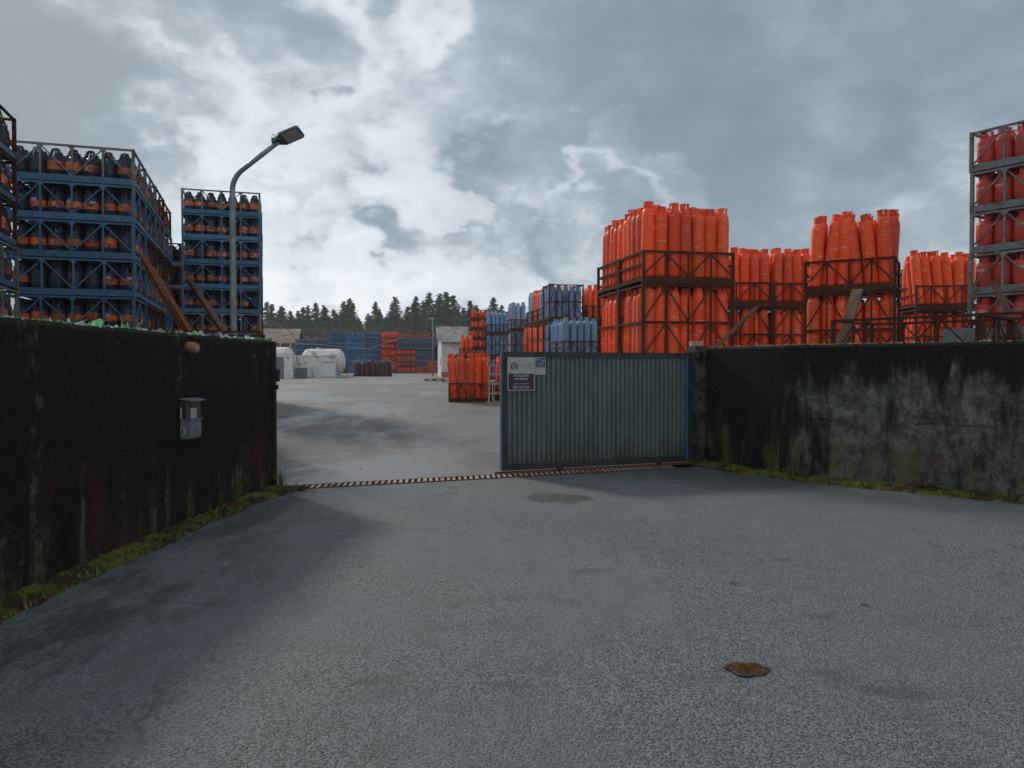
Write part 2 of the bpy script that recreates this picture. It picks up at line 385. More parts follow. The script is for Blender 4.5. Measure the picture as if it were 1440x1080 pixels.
# ---------------------------------------------------------------- gas bottle prototypes
def ring(mb, r, z, tube, n=14, m=5):
    pts = [(r*math.cos(2*math.pi*j/n), r*math.sin(2*math.pi*j/n), z) for j in range(n + 1)]
    mb.tube(pts, tube, m, False)
def onface(mb, r, u, z, w, h, n=3):
    """small printed strip lying on the cylinder, facing -y"""
    for j in range(n):
        a0 = -math.pi/2 + (u + w * (j / n - .5)) / r; a1 = -math.pi/2 + (u + w * ((j + 1) / n - .5)) / r
        mb.face([(r*math.cos(a0), r*math.sin(a0), z - h/2), (r*math.cos(a1), r*math.sin(a1), z - h/2), (r*math.cos(a1), r*math.sin(a1), z + h/2), (r*math.cos(a0), r*math.sin(a0), z + h/2)])
def stroke(mb, r, p, q, w):
    d = Vector(q) - Vector(p); nn = Vector((-d.y, d.x)).normalized() * w / 2
    P, Q = Vector(p), Vector(q)
    for k in range(3):
        a = P + d * (k / 3); b = P + d * ((k + 1) / 3)
        mb.face([(r*math.sin(c.x / r), -r*math.cos(c.x / r), c.y) for c in (a - nn, b - nn, b + nn, a + nn)])
def navy_bottle(v):
    mb = MB()
    r = .146
    band = 0 if v == 3 else 1
    prof = [(.118,0),(.128,.012),(.128,.045),(r,.075),(r,.105),(r,.235),(r,.275),(.136,.315),(.115,.345),(.07,.368),(.03,.372)]
    mats = [0,0,0,0,band,0,0,0,0,0]
    if v == 4: mats = [0,0,0,0,1,1,0,0,0,0]
    mb.lathe(prof, 18, mats)
    body = mb.mesh('gas_bottle', ['navy', 'band'])
    c = MB()     # tapering plastic guard: skirt, uprights and carrying ring
    for k in range(4):
        t = k * math.pi/2 + .3
        c.arc(.122, t, t + 1.1, .33, .40, .012, 5)
        for tt in (t + .2, t + .9):
            c.bar((.114*math.cos(tt), .114*math.sin(tt), .37), (.062*math.cos(tt), .062*math.sin(tt), .505), .03, .014, (0,0,1))
    ring(c, .062, .508, .015)
    c.lathe([(.03,.36),(.026,.43),(.012,.44)], 8)
    parts = [('collar', c.mesh('collar', 'navy'))]
    if v == 0:
        e = MB(); rr = r + .0015
        stroke(e, rr, (-.040, .12), (-.016, .215), .014); stroke(e, rr, (-.03, .16), (.038, .21), .013); stroke(e, rr, (-.024, .168), (.04, .115), .014)
        parts.append(('emblem', e.mesh('emblem', 'white_print')))
    if v == 1:
        e = MB(); onface(e, r + .0015, 0, .235, .11, .055)
        parts.append(('printed_label', e.mesh('printed_label', 'lilac_cyl')))
    if v == 2:
        e = MB(); e.lathe([(.02,.43),(.03,.44),(.03,.475),(.018,.485)], 8)
        parts.append(('valve_cap', e.mesh('valve_cap', 'valve_red')))
    return Proto('gas_bottle', 'gas bottle', body, parts)
NAVY = [navy_bottle(v) for v in range(5)]
def red_bottle(mat):
    mb = MB(); r = .147
    mb.lathe([(.115,0),(.128,.01),(.128,.04),(r,.07),(r,.235),(r,.24),(r,.36),(.143,.395),(.125,.425),(.085,.45),(.03,.456)], 20)
    body = mb.mesh('stout_gas_bottle', mat)
    c = MB()
    for k in range(3):
        t = k * 2*math.pi/3 + .2
        c.arc(.105, t, t + 1.45, .43, .55, .006, 7)
    ring(c, .103, .552, .011, 16)
    c.lathe([(.028,.45),(.024,.51),(.01,.515)], 8)
    e = MB(); onface(e, r + .0015, .0, .30, .17, .02, 4); onface(e, r + .0015, .01, .27, .11, .012, 3)
    return Proto('stout_gas_bottle', 'gas bottle', body, [('collar', c.mesh('collar', mat)), ('printed_mark', e.mesh('printed_mark', 'pale_mark'))])
RED = red_bottle('pinkred')
TR = .1295
def tall(mat, capmat, v, marks=True):
    rnd = random.Random(v * 13 + 5)
    mb = MB(); r = TR
    mb.lathe([(.108,0),(.12,.012),(r,.05),(r,.40),(r,.402),(r,.8),(r,.802),(r,1.16),(.122,1.215),(.108,1.262),(.08,1.295),(.03,1.31)], 18)
    if marks:
        mb.i = 1
        for k in range(rnd.randint(3, 5)):
            onface(mb, r + .0015, rnd.uniform(-.1, .1), rnd.uniform(.15, 1.2) if k else 1.17, rnd.uniform(.06, .13), rnd.uniform(.008, .02))
            onface(mb, r + .0015, rnd.uniform(-.38, .38), rnd.uniform(.15, 1.12), rnd.uniform(.06, .12), rnd.uniform(.008, .018))
    body = mb.mesh('tall_gas_cylinder', [mat, 'pale_mark'])
    c = MB()
    for k in range(3):
        t = k * 2*math.pi/3 + rnd.random()
        c.arc(.094, t, t + 1.5, 1.262, 1.40, .006, 7)
    ring(c, .092, 1.402, .011, 16)
    c.lathe([(.026,1.30),(.022,1.36),(.01,1.365)], 8)
    return Proto('tall_gas_cylinder', 'gas cylinder', body, [('collar', c.mesh('collar', capmat))])
TALL = {'orange': [tall('orange','orange',v) for v in range(4)] + [tall('orange_b','orange_b',4)],
        'blue': [tall('blue_cyl','sign_white',5,False), tall('blue_cyl','blue_cyl',6,False)],
        'vivid': [tall('blue_vivid','blue_vivid',7,False), tall('blue_cyl','blue_vivid',8,False)],
        'lilac': [tall('lilac_cyl','sign_white',9,False), tall('blue_cyl','lilac_cyl',10,False)],
        'purple': [tall('purple_cyl','lilac_cyl',11,False), tall('purple_cyl','purple_cyl',12,False)]}
def tiny(name, mat):
    mb = MB()
    mb.lathe([(.12,0),(.145,.04),(.145,.36),(.10,.44),(.085,.46),(.085,.55)], 8)
    return Proto('small_gas_bottle', 'gas bottle', mb.mesh('small_gas_bottle', mat))
TINY = {k: tiny(k, m) for k, m in (('orange','far_orange'),('bright','orange'),('blue','far_blue'),('slate','far_grey'),('plum','purple_cyl'))}

# bottles buried behind the outer rows of the stacks: one mass per colour
MASS = {}
def bury(kind, p, h, r=.14):
    mb = MASS.setdefault(kind, MB())
    mb.lathe([(r*.9, 0),(r, .05),(r, h*.72),(r*.7, h*.84),(r*.55, h*.98)], 7, None, p)

# ---------------------------------------------------------------- cages
SW, SD, SH = 2.13, 1.56, .72
def short_cage(steel, rail):
    x0, x1, y0, y1 = -SW/2, SW/2, -SD/2, SD/2
    d = MB()
    for y in (y0, y1): d.box(x0 + .003, x1 - .003, y - .025, y + .025, .012, .135)
    for x in (x0, x1): d.box(x - .022, x + .022, y0 + .026, y1 - .026, .03, .115)
    for k in range(6): d.box(x0 + .03, x1 - .03, y0 + .1 + k * .25, y0 + .19 + k * .25, .10, .122)
    deck = d.mesh('deck', steel)
    f = MB()
    for x in (x0, x1):
        for y in (y0, y1): f.box(x - .028, x + .028, y - .028, y + .028, .0, SH - .004)
    for y in (y0, y1):
        f.box(x0 + .029, x1 - .029, y - .02, y + .02, SH - .045, SH - .008)
        for k in (1, 2, 3):
            x = x0 + SW * k / 4; f.box(x - .018, x + .018, y - .017, y + .017, .136, SH - .046)
            s = -1 if y < 0 else 1
            f.add([(x - .07, y + s*.0195, SH - .046), (x + .07, y + s*.0195, SH - .046), (x, y + s*.0195, SH - .12), (x - .07, y + s*.0145, SH - .046), (x + .07, y + s*.0145, SH - .046), (x, y + s*.0145, SH - .12)],
                  [(0,1,2),(5,4,3),(0,3,4,1),(1,4,5,2),(2,5,3,0)])
    for x in (x0, x1):
        f.box(x - .018, x + .018, y0 + .029, y1 - .029, SH - .045, SH - .008)
        f.box(x - .016, x + .016, -.02, .02, .116, SH - .046)
    frame = f.mesh('frame', rail)
    parts = [('frame', frame)]
    for y in (y0, y1):
        b = MB(); yy = y + (.012 if y < 0 else -.012)
        for k in range(4):
            xa, xb = x0 + SW * k / 4, x0 + SW * (k + 1) / 4
            za, zb = (.14, SH - .05) if k % 2 == 0 else (SH - .05, .14)
            b.bar((xa + .01, yy, za), (xb - .01, yy, zb), .010, .025, (0, 0, 1))
        parts.append(('brace', b.mesh('brace', rail)))
    for x in (x0, x1):
        b = MB(); b.bar((x, y0 + .04, .15), (x, -.006, SH - .06), .012, .03); b.bar((x, .006, SH - .06), (x, y1 - .04, .15), .012, .03)
        parts.append(('brace', b.mesh('brace', rail)))
    return Proto('bottle_cage', 'bottle cage', deck, parts)
CAGE_BLUE = short_cage('blue_steel', 'blue_steel'); CAGE_GREY = short_cage('grey_steel', 'grey_steel'); CAGE_RUSTY = short_cage('grey_steel', 'rust')
def rustcage():
    return short_cage('rust', 'rust')
CAGE_RUST = rustcage()
CAGE_MIX = short_cage('blue_steel', 'grey_steel'); CAGE_OLD = short_cage('blue_steel', 'rust')

def short_stack(x, y, rot, ncols, levels, z0, cage, place, see, blabel, clabel, group, cgroup, low=0, bottle='navy'):
    """(x, y): front corner at local x = 0; cages side by side in depth; see(i, j, c, level) tells which bottles show"""
    ca, sa = math.cos(rot), math.sin(rot)
    def W(u, v): return x + u*ca - v*sa, y + u*sa + v*ca
    for c in range(ncols):
        for lv in range(levels):
            z = z0 + lv * SH; dn = levels - 1 - lv
            cx, cy = W(SW/2, SD/2 + c * (SD + .05))
            jit = random.uniform(-.012, .012)
            cx += jit; cy += random.uniform(-.012, .012)
            cg = cage
            if cage is CAGE_BLUE: cg = random.choice((CAGE_MIX, CAGE_MIX, CAGE_OLD)) if dn == 0 and c > 0 else CAGE_MIX if dn == 0 else random.choices((CAGE_BLUE, CAGE_MIX, CAGE_OLD), (6, 1, .6) if c == 0 else (1.2, 1.5, 2.2))[0]
            cg.put((cx, cy, z), (0, 0, rot + random.uniform(-.006, .006)), clabel(c, dn), cgroup)
            for i in range(7):
                for j in range(5):
                    u = .15 + .005 + i * .303 + random.uniform(-.005, .005); v = .03 + .15 + j * .3 + c * (SD + .05)
                    px, py = W(u, v)
                    zb = z + .137
                    if see(i, j, c, dn):
                        if bottle == 'navy': P = random.choices(NAVY, (2.2, 2, 2, 3.2, 1.6))[0]
                        else: P = RED
                        P.put((px, py, zb), (R(random.uniform(-1.5, 1.5)), R(random.uniform(-1.5, 1.5)), rot + random.choice((0, 0, random.uniform(-3, 3))) + random.uniform(-.7, .7)), blabel(i, j, c, dn), group)
                    elif lv >= low: bury(bottle, (px, py, zb), .54, .15)

TH = 1.58
_cc = {}
def tall_cage(nx, ny, full, steel, pitch):
    key = (nx, ny, full, steel, pitch)
    if key in _cc: return _cc[key]
    w, d = nx * pitch + .06, ny * pitch + .06
    D = MB()
    for y in (0, d): D.box(.003, w - .003, y - .022, y + .022, -.034, .1)
    for x in (0, w, w/2): D.box(x - .022, x + .022, .024, d - .024, .02, .09)
    for k in range(5): D.box(.03, w - .03, .06 + k*(d-.2)/4, .16 + k*(d-.2)/4, .092, .11)
    top = TH - .012 if full else .62
    F = MB()
    for x in (0, w):
        for y in (0, d): F.box(x - .026, x + .026, y - .026, y + .026, 0, top)
    rails = (.62, .84, TH - .06) if full else (.595, .36)
    if full: rails = (.80, TH - .06)
    for z in rails:
        for y in (0, d):
            if not full and z < .5 and y == 0: continue
            F.box(.027, w - .027, y - .016, y + .016, z - .02, z + .02)
        for x in (0, w): F.box(x - .016, x + .016, .027, d - .027, z - .02, z + .02)
    for y in (0, d):
        for k in (1, 2, 3): F.box(w*k/4 - .014, w*k/4 + .014, y - .013, y + .013, .101, rails[0] - .021)
        if full:
            for k in (1, 2, 3): F.box(w*k/4 - .014, w*k/4 + .014, y - .013, y + .013, rails[0] + .021, rails[1] - .021)
    parts = [('frame', F.mesh('frame', steel))]
    for y in (0, d):
        yy = y + (.01 if y == 0 else -.01)
        for (a, b) in ([(.11, rails[0])] if not full else [(.11, .80), (.80, TH - .06)]):
            B = MB()
            for k in range(4):
                xa, xb = w*k/4 + .006, w*(k+1)/4 - .006
                za, zb = (a + .03, b - .03) if k % 2 == 0 else (b - .03, a + .03)
                B.bar((xa, yy, za), (xb, yy, zb), .01, .026)
            parts.append(('brace', B.mesh('brace', steel)))
    p = Proto('cylinder_cage', 'cylinder cage', D.mesh('deck', steel), parts)
    _cc[key] = p
    return p
def tall_stack(x, y, rot, nx, ny, tiers, z0, place, kinds, pitch=.262, steel='rust', see=None, lean=None, fulltop=False):
    """(x, y): front corner; kinds: colour per tier (index 0 = ground); see(i, j, tier) -> shows"""
    ca, sa = math.cos(rot), math.sin(rot)
    for t in range(tiers):
        z = z0 + t * TH; dn = tiers - 1 - t
        if kinds[t] is None: continue
        full = fulltop or (t < tiers - 1 and kinds[t + 1] is not None)
        cw = {'rust': 'rusty steel', 'blue_steel': 'blue steel', 'grey_steel': 'grey steel', 'pale_rail': 'pale railed'}[steel]
        tall_cage(nx, ny, full, steel, pitch).put((x, y, z), (0, 0, rot), '%s cage at the %s tier of %s' % (cw, LVL[dn], place), 'cages of tall cylinders')
        for i in range(nx):
            for j in range(ny):
                u = .03 + pitch * (i + .5); v = .03 + pitch * (j + .5)
                if see(i, j, t): u += random.uniform(-.009, .009); v += random.uniform(-.012, .012)
                px, py = x + u*ca - v*sa, y + u*sa + v*ca
                kd = kinds[t] if isinstance(kinds[t], str) else kinds[t](i, j)
                zb = z + .113
                if see(i, j, t):
                    lx = lean(i, j, t) if lean else random.uniform(-1.0, 1.0)
                    ly = random.uniform(-1.2, 1.2) if lean else random.uniform(-.8, .8)
                    row = 'front row' if j == 0 else ORD[j] + ' row'
                    cn = {'orange': 'orange', 'blue': 'slate blue', 'vivid': 'bright blue', 'lilac': 'grey lilac', 'purple': 'plum'}[kd]
                    lab = '%s cylinder %s along %s, %s tier, %s' % (cn, ORD[i], row, LVL[dn], place)
                    sz = random.uniform(.955, 1.045)
                    o = random.choice(TALL[kd]).put((px, py, zb), (0, 0, 0), lab, 'tall gas cylinders', (1, 1, sz))
                    m = Matrix.Rotation(rot, 3, 'Z') @ Matrix.Rotation(R(lx), 3, 'Y') @ Matrix.Rotation(R(ly), 3, 'X') @ Matrix.Rotation(random.uniform(-.9, .9), 3, 'Z')
                    o.rotation_euler = m.to_euler()
                else: bury('tall ' + kd, (px, py, zb), 1.36, TR * .97)

# ================================================================ SETTING
def path_offset(path, i):
    a = Vector(path[max(i-1, 0)]); b = Vector(path[min(i+1, len(path)-1)]); d = (b - a).normalized()
    return Vector((-d.y, d.x)), d
def smooth(path):
    P = [Vector(p) for p in path]; out = []
    for i in range(len(P) - 1):
        a = P[max(i-1, 0)]; b = P[i]; c_ = P[i+1]; d = P[min(i+2, len(P)-1)]
        for k in range(8):
            t = k / 8
            out.append(.5 * ((2*b) + (c_ - a)*t + (2*a - 5*b + 4*c_ - d)*t*t + (3*b - a - 3*c_ + d)*t**3))
    out.append(P[-1]); return out
def resample(path, step):
    out = []
    for a, b in zip(path, path[1:]):
        a, b = Vector(a), Vector(b); n = max(1, int((b - a).length / step))
        for k in range(n): out.append(a + (b - a) * (k / n))
    out.append(Vector(path[-1])); return out
DRA = Vector((-2.86, 9.95)); DRD = Vector((math.cos(R(21)), math.sin(R(21))))
def drain_y(x): return DRA.y + (x - DRA.x) * DRD.y / DRD.x

def sheet(name, xs, ys, fz, mat, kind='structure'):
    mb = MB(); nx = len(xs)
    vs = [(x, yy(x) if callable(yy) else yy, 0) for yy in ys for x in xs]
    vs = [(a, b, fz(a, b)) for a, b, _ in vs]
    mb.s = True
    mb.add(vs, [(j*nx+i, j*nx+i+1, (j+1)*nx+i+1, (j+1)*nx+i) for j in range(len(ys)-1) for i in range(nx-1)])
    o = mb.build(name, mat); tag(o, None, None, None, kind); return o
def rng(a, b, s):
    n = max(1, int(round((b - a) / s))); return [a + (b - a) * k / n for k in range(n + 1)]
sheet('ground', rng(-420, 420, 20), rng(-60, 0, 20) + rng(10, 180, 3) + rng(200, 900, 50),
      lambda x, y: gz(y) - .06 + (mnoise.noise(Vector((x*.03, y*.03, 0))) * .8 if y > 118 else 0), 'earth')
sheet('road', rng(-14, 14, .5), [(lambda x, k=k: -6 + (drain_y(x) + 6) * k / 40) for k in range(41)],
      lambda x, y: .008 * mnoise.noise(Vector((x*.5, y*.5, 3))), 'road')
sheet('yard', rng(-40, 40, 2), [(lambda x, k=k: drain_y(x) + .33 + (108 - drain_y(x)) * (k / 48) ** 1.6) for k in range(49)],
      lambda x, y: gz(y) + .004, 'yard')

# drain grating across the entrance
dr = MB()
dlen = 5.9
dr.box(0, dlen, 0, .30, -.05, -.02)
do = dr.build('drain_grating', 'rust', None, (DRA.x, DRA.y, 0), R(21))
tag(do, 'rusty drain grating of pale steel strips across the gateway', 'drain')
e = MB()
e.box(0, dlen, -.02, .0, -.05, .012); e.box(0, dlen, .28, .305, -.05, .014)
e.build('edge_angle', 'rust', do)
s_ = MB()
k = 0
while .05 + k * .085 < dlen - .15:
    u = .05 + k * .085
    if True:
        w0 = random.uniform(.042, .052); t0 = random.uniform(-.004, .004); zt = .012 + random.uniform(-.003, .002)
        s_.add([(u + t0, .004, .003), (u + w0, .004, .003), (u + .075 + w0, .276, .003), (u + .075 + t0, .276, .003), (u + t0, .004, zt), (u + w0, .004, zt), (u + .075 + w0, .276, zt), (u + .075 + t0, .276, zt)],
               [(0,3,2,1),(4,5,6,7),(0,1,5,4),(1,2,6,5),(2,3,7,6),(3,0,4,7)])
    k += 1
s_.build('slat', worn('worn_steel_strips', (.30, .28, .25), (.15, .075, .04), .7, 2.2, .50, .66, 0, .3), do)
# gate rail behind it
gr = MB(); gr.box(-.1, 3.6, -.02, .02, .004, .03)
GA = Vector((-.16, 11.38)); 
o = gr.build('gate_rail', 'rust_bright', None, (GA.x, GA.y, .006), R(21)); tag(o, 'rusty floor rail the sliding gate rolls along', 'rail')

# ---------------------------------------------------------------- the two boundary walls
def wall(name, path, side, th, H, mat, label):
    pts = resample(smooth(path), .18); mb = MB(); mb.s = False
    secs = []
    for i, p in enumerate(pts):
        nrm, d = path_offset(pts, i); nrm = nrm * side
        t = H + .012 * mnoise.noise(Vector((p.x*2, p.y*2, 1))) + .01 * mnoise.noise(Vector((p.x*9, p.y*9, 4)))
        bl = .012 * mnoise.noise(Vector((p.x*1.2, p.y*1.2, 7)))
        q = p + nrm * th
        secs.append([(p.x + nrm.x*bl, p.y + nrm.y*bl, -.1), (p.x + nrm.x*bl, p.y + nrm.y*bl, .9), (p.x, p.y, t - .035), (p.x + nrm.x*.03, p.y + nrm.y*.03, t), (q.x - nrm.x*.03, q.y - nrm.y*.03, t), (q.x, q.y, t - .035), (q.x, q.y, -.1)])
    n = len(secs[0]); vs = [v for s in secs for v in s]
    fs = [(i*n+a, (i+1)*n+a, (i+1)*n+a+1, i*n+a+1) for i in range(len(secs)-1) for a in range(n-1)]
    if side < 0: pass
    fs += [tuple(range(n)), tuple((len(secs)-1)*n + a for a in reversed(range(n)))]
    mb.add(vs, fs)
    o = mb.build(name, mat); tag(o, label, 'wall')
    return o, pts
LW = [(-3.85,-.5), (-3.52,3), (-3.40,5.09), (-3.26,7.7), (-3.13,9.6), (-3.10,9.95)]
wl, lp = wall('boundary_wall', LW, 1, .22, 1.93, 'wall_dark', 'long black stained concrete wall carrying a meter box and broken glass')
RW = [(3.16,12.42), (3.9,11.2), (4.6,10.45), (6.08,9.2), (8.2,7.55), (11,5.2)]
wr, rp = wall('boundary_wall', RW, 1, .22, 1.905, 'wall_pale', 'concrete wall with pale grey streaks beside the sliding gate')

def shard(size, rnd):
    mb = MB(); w = size * rnd.uniform(.5, 1.3); h = size * rnd.uniform(.5, 1.1); t = .005
    cv = rnd.uniform(.0, .35)
    n = rnd.randint(3, 5); top = [( -w/2 + w * k / n, h * rnd.uniform(.25, 1.0)) for k in range(n + 1)]
    vs = []
    for k, (x, z) in enumerate(top):
        yb = cv * x * x / max(w, .01)
        vs += [(x, yb, -.01), (x, yb, z), (x, yb + t, z), (x, yb + t, -.01)]
    fs = []
    for k in range(n):
        for a in range(4): fs.append((4*k + a, 4*k + 4 + a, 4*k + 4 + (a + 1) % 4, 4*k + (a + 1) % 4))
    fs += [(0,1,2,3), (4*n+3, 4*n+2, 4*n+1, 4*n)]
    mb.add(vs, fs); return mb
rnd = random.Random(3)
def along(pts, t):
    i = min(int(t * (len(pts) - 1)), len(pts) - 2); f = t * (len(pts) - 1) - i
    return pts[i] + (pts[i+1] - pts[i]) * f
lvis = [p for p in lp if p.y > 4.6]
stuff = MB()
for k in range(330):
    p = along(lvis, rnd.random()); big = k < 96
    off = rnd.uniform(-.03, .09)
    size = (rnd.uniform(.05, .095) if k < 30 else rnd.uniform(.028, .062)) if big else rnd.uniform(.015, .035)
    mb = shard(size, rnd)
    c = rnd.choices((0, 1, 2), (5, 4, .6))[0]
    rot = Euler((rnd.uniform(-1.25, 1.25), rnd.uniform(-.5, .5), rnd.uniform(0, 3.14)))
    mt = Matrix.Translation((p.x - .04 - off, p.y, 1.928)) @ rot.to_matrix().to_4x4()
    if big:
        o = mb.build('glass_shard', ['glass_clear','glass_green','glass_brown'][c], wl); o.matrix_local = mt
    else:
        stuff.i = c; stuff.add([mt @ Vector(v) for v in mb.v], mb.f)
tag(stuff.build('broken_glass', ['glass_clear','glass_green','glass_brown'], wl), kind='stuff')
rvis = [p for p in rp if p.x < 7]
stuff = MB()
for k in range(420):
    p = along(rvis, rnd.random()); big = k < 60
    size = rnd.uniform(.02, .04) if big else rnd.uniform(.01, .026)
    mb = shard(size, rnd); c = rnd.choices((0, 1, 2), (4, 2, 2.5))[0]
    rot = Euler((rnd.uniform(-1.2, 1.2), rnd.uniform(-.5, .5), rnd.uniform(0, 3.14)))
    off = rnd.uniform(.02, .1)
    mt = Matrix.Translation((p.x + off*.7, p.y + off*.7, 1.903)) @ rot.to_matrix().to_4x4()
    if big:
        o = mb.build('glass_shard', ['glass_clear','glass_green','terracotta'][c], wr); o.matrix_local = mt
    else:
        stuff.i = c; stuff.add([mt @ Vector(v) for v in mb.v], mb.f)
tag(stuff.build('broken_glass', ['glass_clear','moss','terracotta'], wr), kind='stuff')

# moss strips and weeds at the foot of the walls
def strip(pts, side, wfun, label, t0=0, t1=1):
    mb = MB(); mb.s = True; N = 190; K = 7; vs = []
    for a in range(N + 1):
        t = t0 + (t1 - t0) * a / N; p = along(pts, t)
        q = along(pts, min(1, t + .01)); r_ = along(pts, max(0, t - .01)); d = (q - r_).normalized(); nn = Vector((-d.y, d.x)) * side
        w = wfun(t) * (1 + .35 * mnoise.noise(Vector((p.x*2.2, p.y*2.2, 2)))) + .05 * mnoise.noise(Vector((p.x*9, p.y*9, 5)))
        for b in range(K + 1):
            s = b / K; c = p + nn * (w * s - .02)
            z = .055 * (1 - s) ** .7 + .03 * (1 - s) * mnoise.noise(Vector((c.x*12, c.y*12, 0))) + .018 * (1 - s**3) * mnoise.noise(Vector((c.x*35, c.y*35, 3)))
            vs.append((c.x, c.y, max(z, .0) + .012 if b < K else -.012))
    mb.add(vs, [(a*(K+1)+b, (a+1)*(K+1)+b, (a+1)*(K+1)+b+1, a*(K+1)+b+1) for a in range(N) for b in range(K)])
    o = mb.build('moss', 'moss'); tag(o, kind='stuff', label=label, cat='moss'); return o
strip(lp, -1, lambda t: .23 if t < .75 else .23 + (t - .75) * 1.3, 'yellow green moss strip along the foot of the black wall')
strip(rp, -1, lambda t: .28 + .14 * t, 'mossy strip along the foot of the pale streaked wall')

def blades(pts, n, wf, hmul, seed, dens=None):
    r = random.Random(seed); mb = MB()
    for _ in range(n):
        t = r.random() if dens is None else dens(r)
        p = along(pts, t); q = along(pts, min(1, t + .01)); r0 = along(pts, max(0, t - .01)); d = (q - r0).normalized(); nn = Vector((d.y, -d.x))
        c = p + nn * (.02 + wf(t) * r.random() ** 1.5); a = r.uniform(0, 6.28)
        cl = mnoise.noise(Vector((c.x*2.5, c.y*2.5, seed)))
        if cl < -.12: continue
        h = hmul * r.uniform(.012, .05) * (1 + max(0, cl) * 1.5); w = h * r.uniform(.10, .45)
        dx, dy = math.cos(a), math.sin(a); ln = r.uniform(.2, 1.1) * h
        mb.i = 0 if r.random() < .82 else 1
        mb.face([(c.x - dy*w/2, c.y + dx*w/2, .02), (c.x + dy*w/2, c.y - dx*w/2, .02), (c.x + dx*ln*.5 + dy*w*.5, c.y + dy*ln*.5 - dx*w*.5, .02 + h*.65), (c.x + dx*ln, c.y + dy*ln, .02 + h*.9), (c.x + dx*ln*.5 - dy*w*.5, c.y + dy*ln*.5 + dx*w*.5, .02 + h*.65)])
    return mb
b1 = blades(lp, 3600, lambda t: .24 if t < .8 else .24 + (t - .8) * 1.2, 1.0, 5)
tag(b1.build('weeds', ['grass_green', 'grass_dry']), kind='stuff', label='low weeds growing in the moss under the meter box wall', cat='weeds')
b2 = blades(rp, 3400, lambda t: .3, 1.1, 9)
tag(b2.build('weeds', ['grass_green', 'grass_dry']), kind='stuff', label='low weeds growing under the pale streaked wall', cat='weeds')
def tuft(loc, n, h, spread, mats, label, seed, name='weed_plant', stalk=True):
    r = random.Random(seed); mb = MB()
    for k in range(n):
        a = r.uniform(0, 6.28); l = spread * r.uniform(.2, 1); hh = h * r.uniform(.4, 1); w = .004 + .008 * r.random()
        dx, dy = math.cos(a), math.sin(a); pr = None
        mb.i = 0 if r.random() < .7 else len(mats) - 1
        for s in range(5):
            f = s / 4; x, y, z = dx*l*f**1.4, dy*l*f**1.4, hh * (f - .25*f*f)
            ww = w * (1 - f*.85); cur = [(x - dy*ww, y + dx*ww, z), (x + dy*ww, y - dx*ww, z)]
            if pr: mb.face([pr[0], pr[1], cur[1], cur[0]])
            if stalk and s > 1 and r.random() < .8:
                la = r.uniform(0, 6.28); ll = .03 + .03*r.random()
                mb.face([(x, y, z), (x + math.cos(la)*ll*.5 - .008, y + math.sin(la)*ll*.5, z + .012), (x + math.cos(la)*ll, y + math.sin(la)*ll, z), (x + math.cos(la)*ll*.5 + .008, y + math.sin(la)*ll*.5, z + .004)])
            pr = cur
    o = mb.build(name, mats, None, loc, 0); tag(o, label, 'weed'); return o
tuft((-2.98, 9.9, .02), 26, .36, .16, ['grass_green', 'grass_dry'], 'tall leafy weed at the end of the meter box wall', 1)
tuft((-2.82, 9.55, .02), 34, .16, .2, ['grass_green', 'grass_green'], 'bushy green weed clump at the entrance corner of the black wall', 2)
tuft((-3.02, 8.95, .02), 30, .14, .18, ['grass_green', 'grass_dry'], 'small green weed clump on the moss before the black wall end', 3)
tuft((5.25, 9.72, .03), 60, .22, .32, ['grass_dry', 'grass_dry'], 'dry tan grass tuft at the foot of the streaked wall', 4, 'grass_tuft', False)
tuft((4.0, 10.95, .03), 34, .20, .2, ['grass_green', 'grass_dry'], 'taller green weed in the moss by the streaked wall', 5)
tuft((5.9, 9.1, .03), 22, .22, .26, ['grass_dry', 'grass_green'], 'thin dry weed stems low against the streaked wall', 6, 'grass_tuft', False)

lit = MB(); r = random.Random(77)
for pts_, n_ in ((lp, 170), (rp, 150)):
    for _ in range(n_):
        t = r.uniform(.3, 1) if pts_ is lp else r.uniform(0, .8)
        p = along(pts_, t); q = along(pts_, min(1, t + .01)); r0 = along(pts_, max(0, t - .01)); d = (q - r0).normalized(); nn = Vector((d.y, -d.x))
        c = p + nn * (.12 + abs(r.gauss(0, .32))); a = r.uniform(0, 6.28); l = r.uniform(.012, .035); zz_ = .014 + (.03 if (c - p).length < .3 else 0)
        dx, dy = math.cos(a)*l, math.sin(a)*l
        lit.i = r.choice((0, 0, 1)); lit.face([(c.x - dx, c.y - dy, zz_), (c.x + dy*.4, c.y - dx*.4, zz_ + r.uniform(0, .012)), (c.x + dx, c.y + dy, zz_ + .004), (c.x - dy*.4, c.y + dx*.4, zz_ + r.uniform(0, .012))])
tag(lit.build('leaf_litter', ['bark', 'straw']), kind='stuff', label='dead leaves scattered along the foot of both walls', cat='leaves')
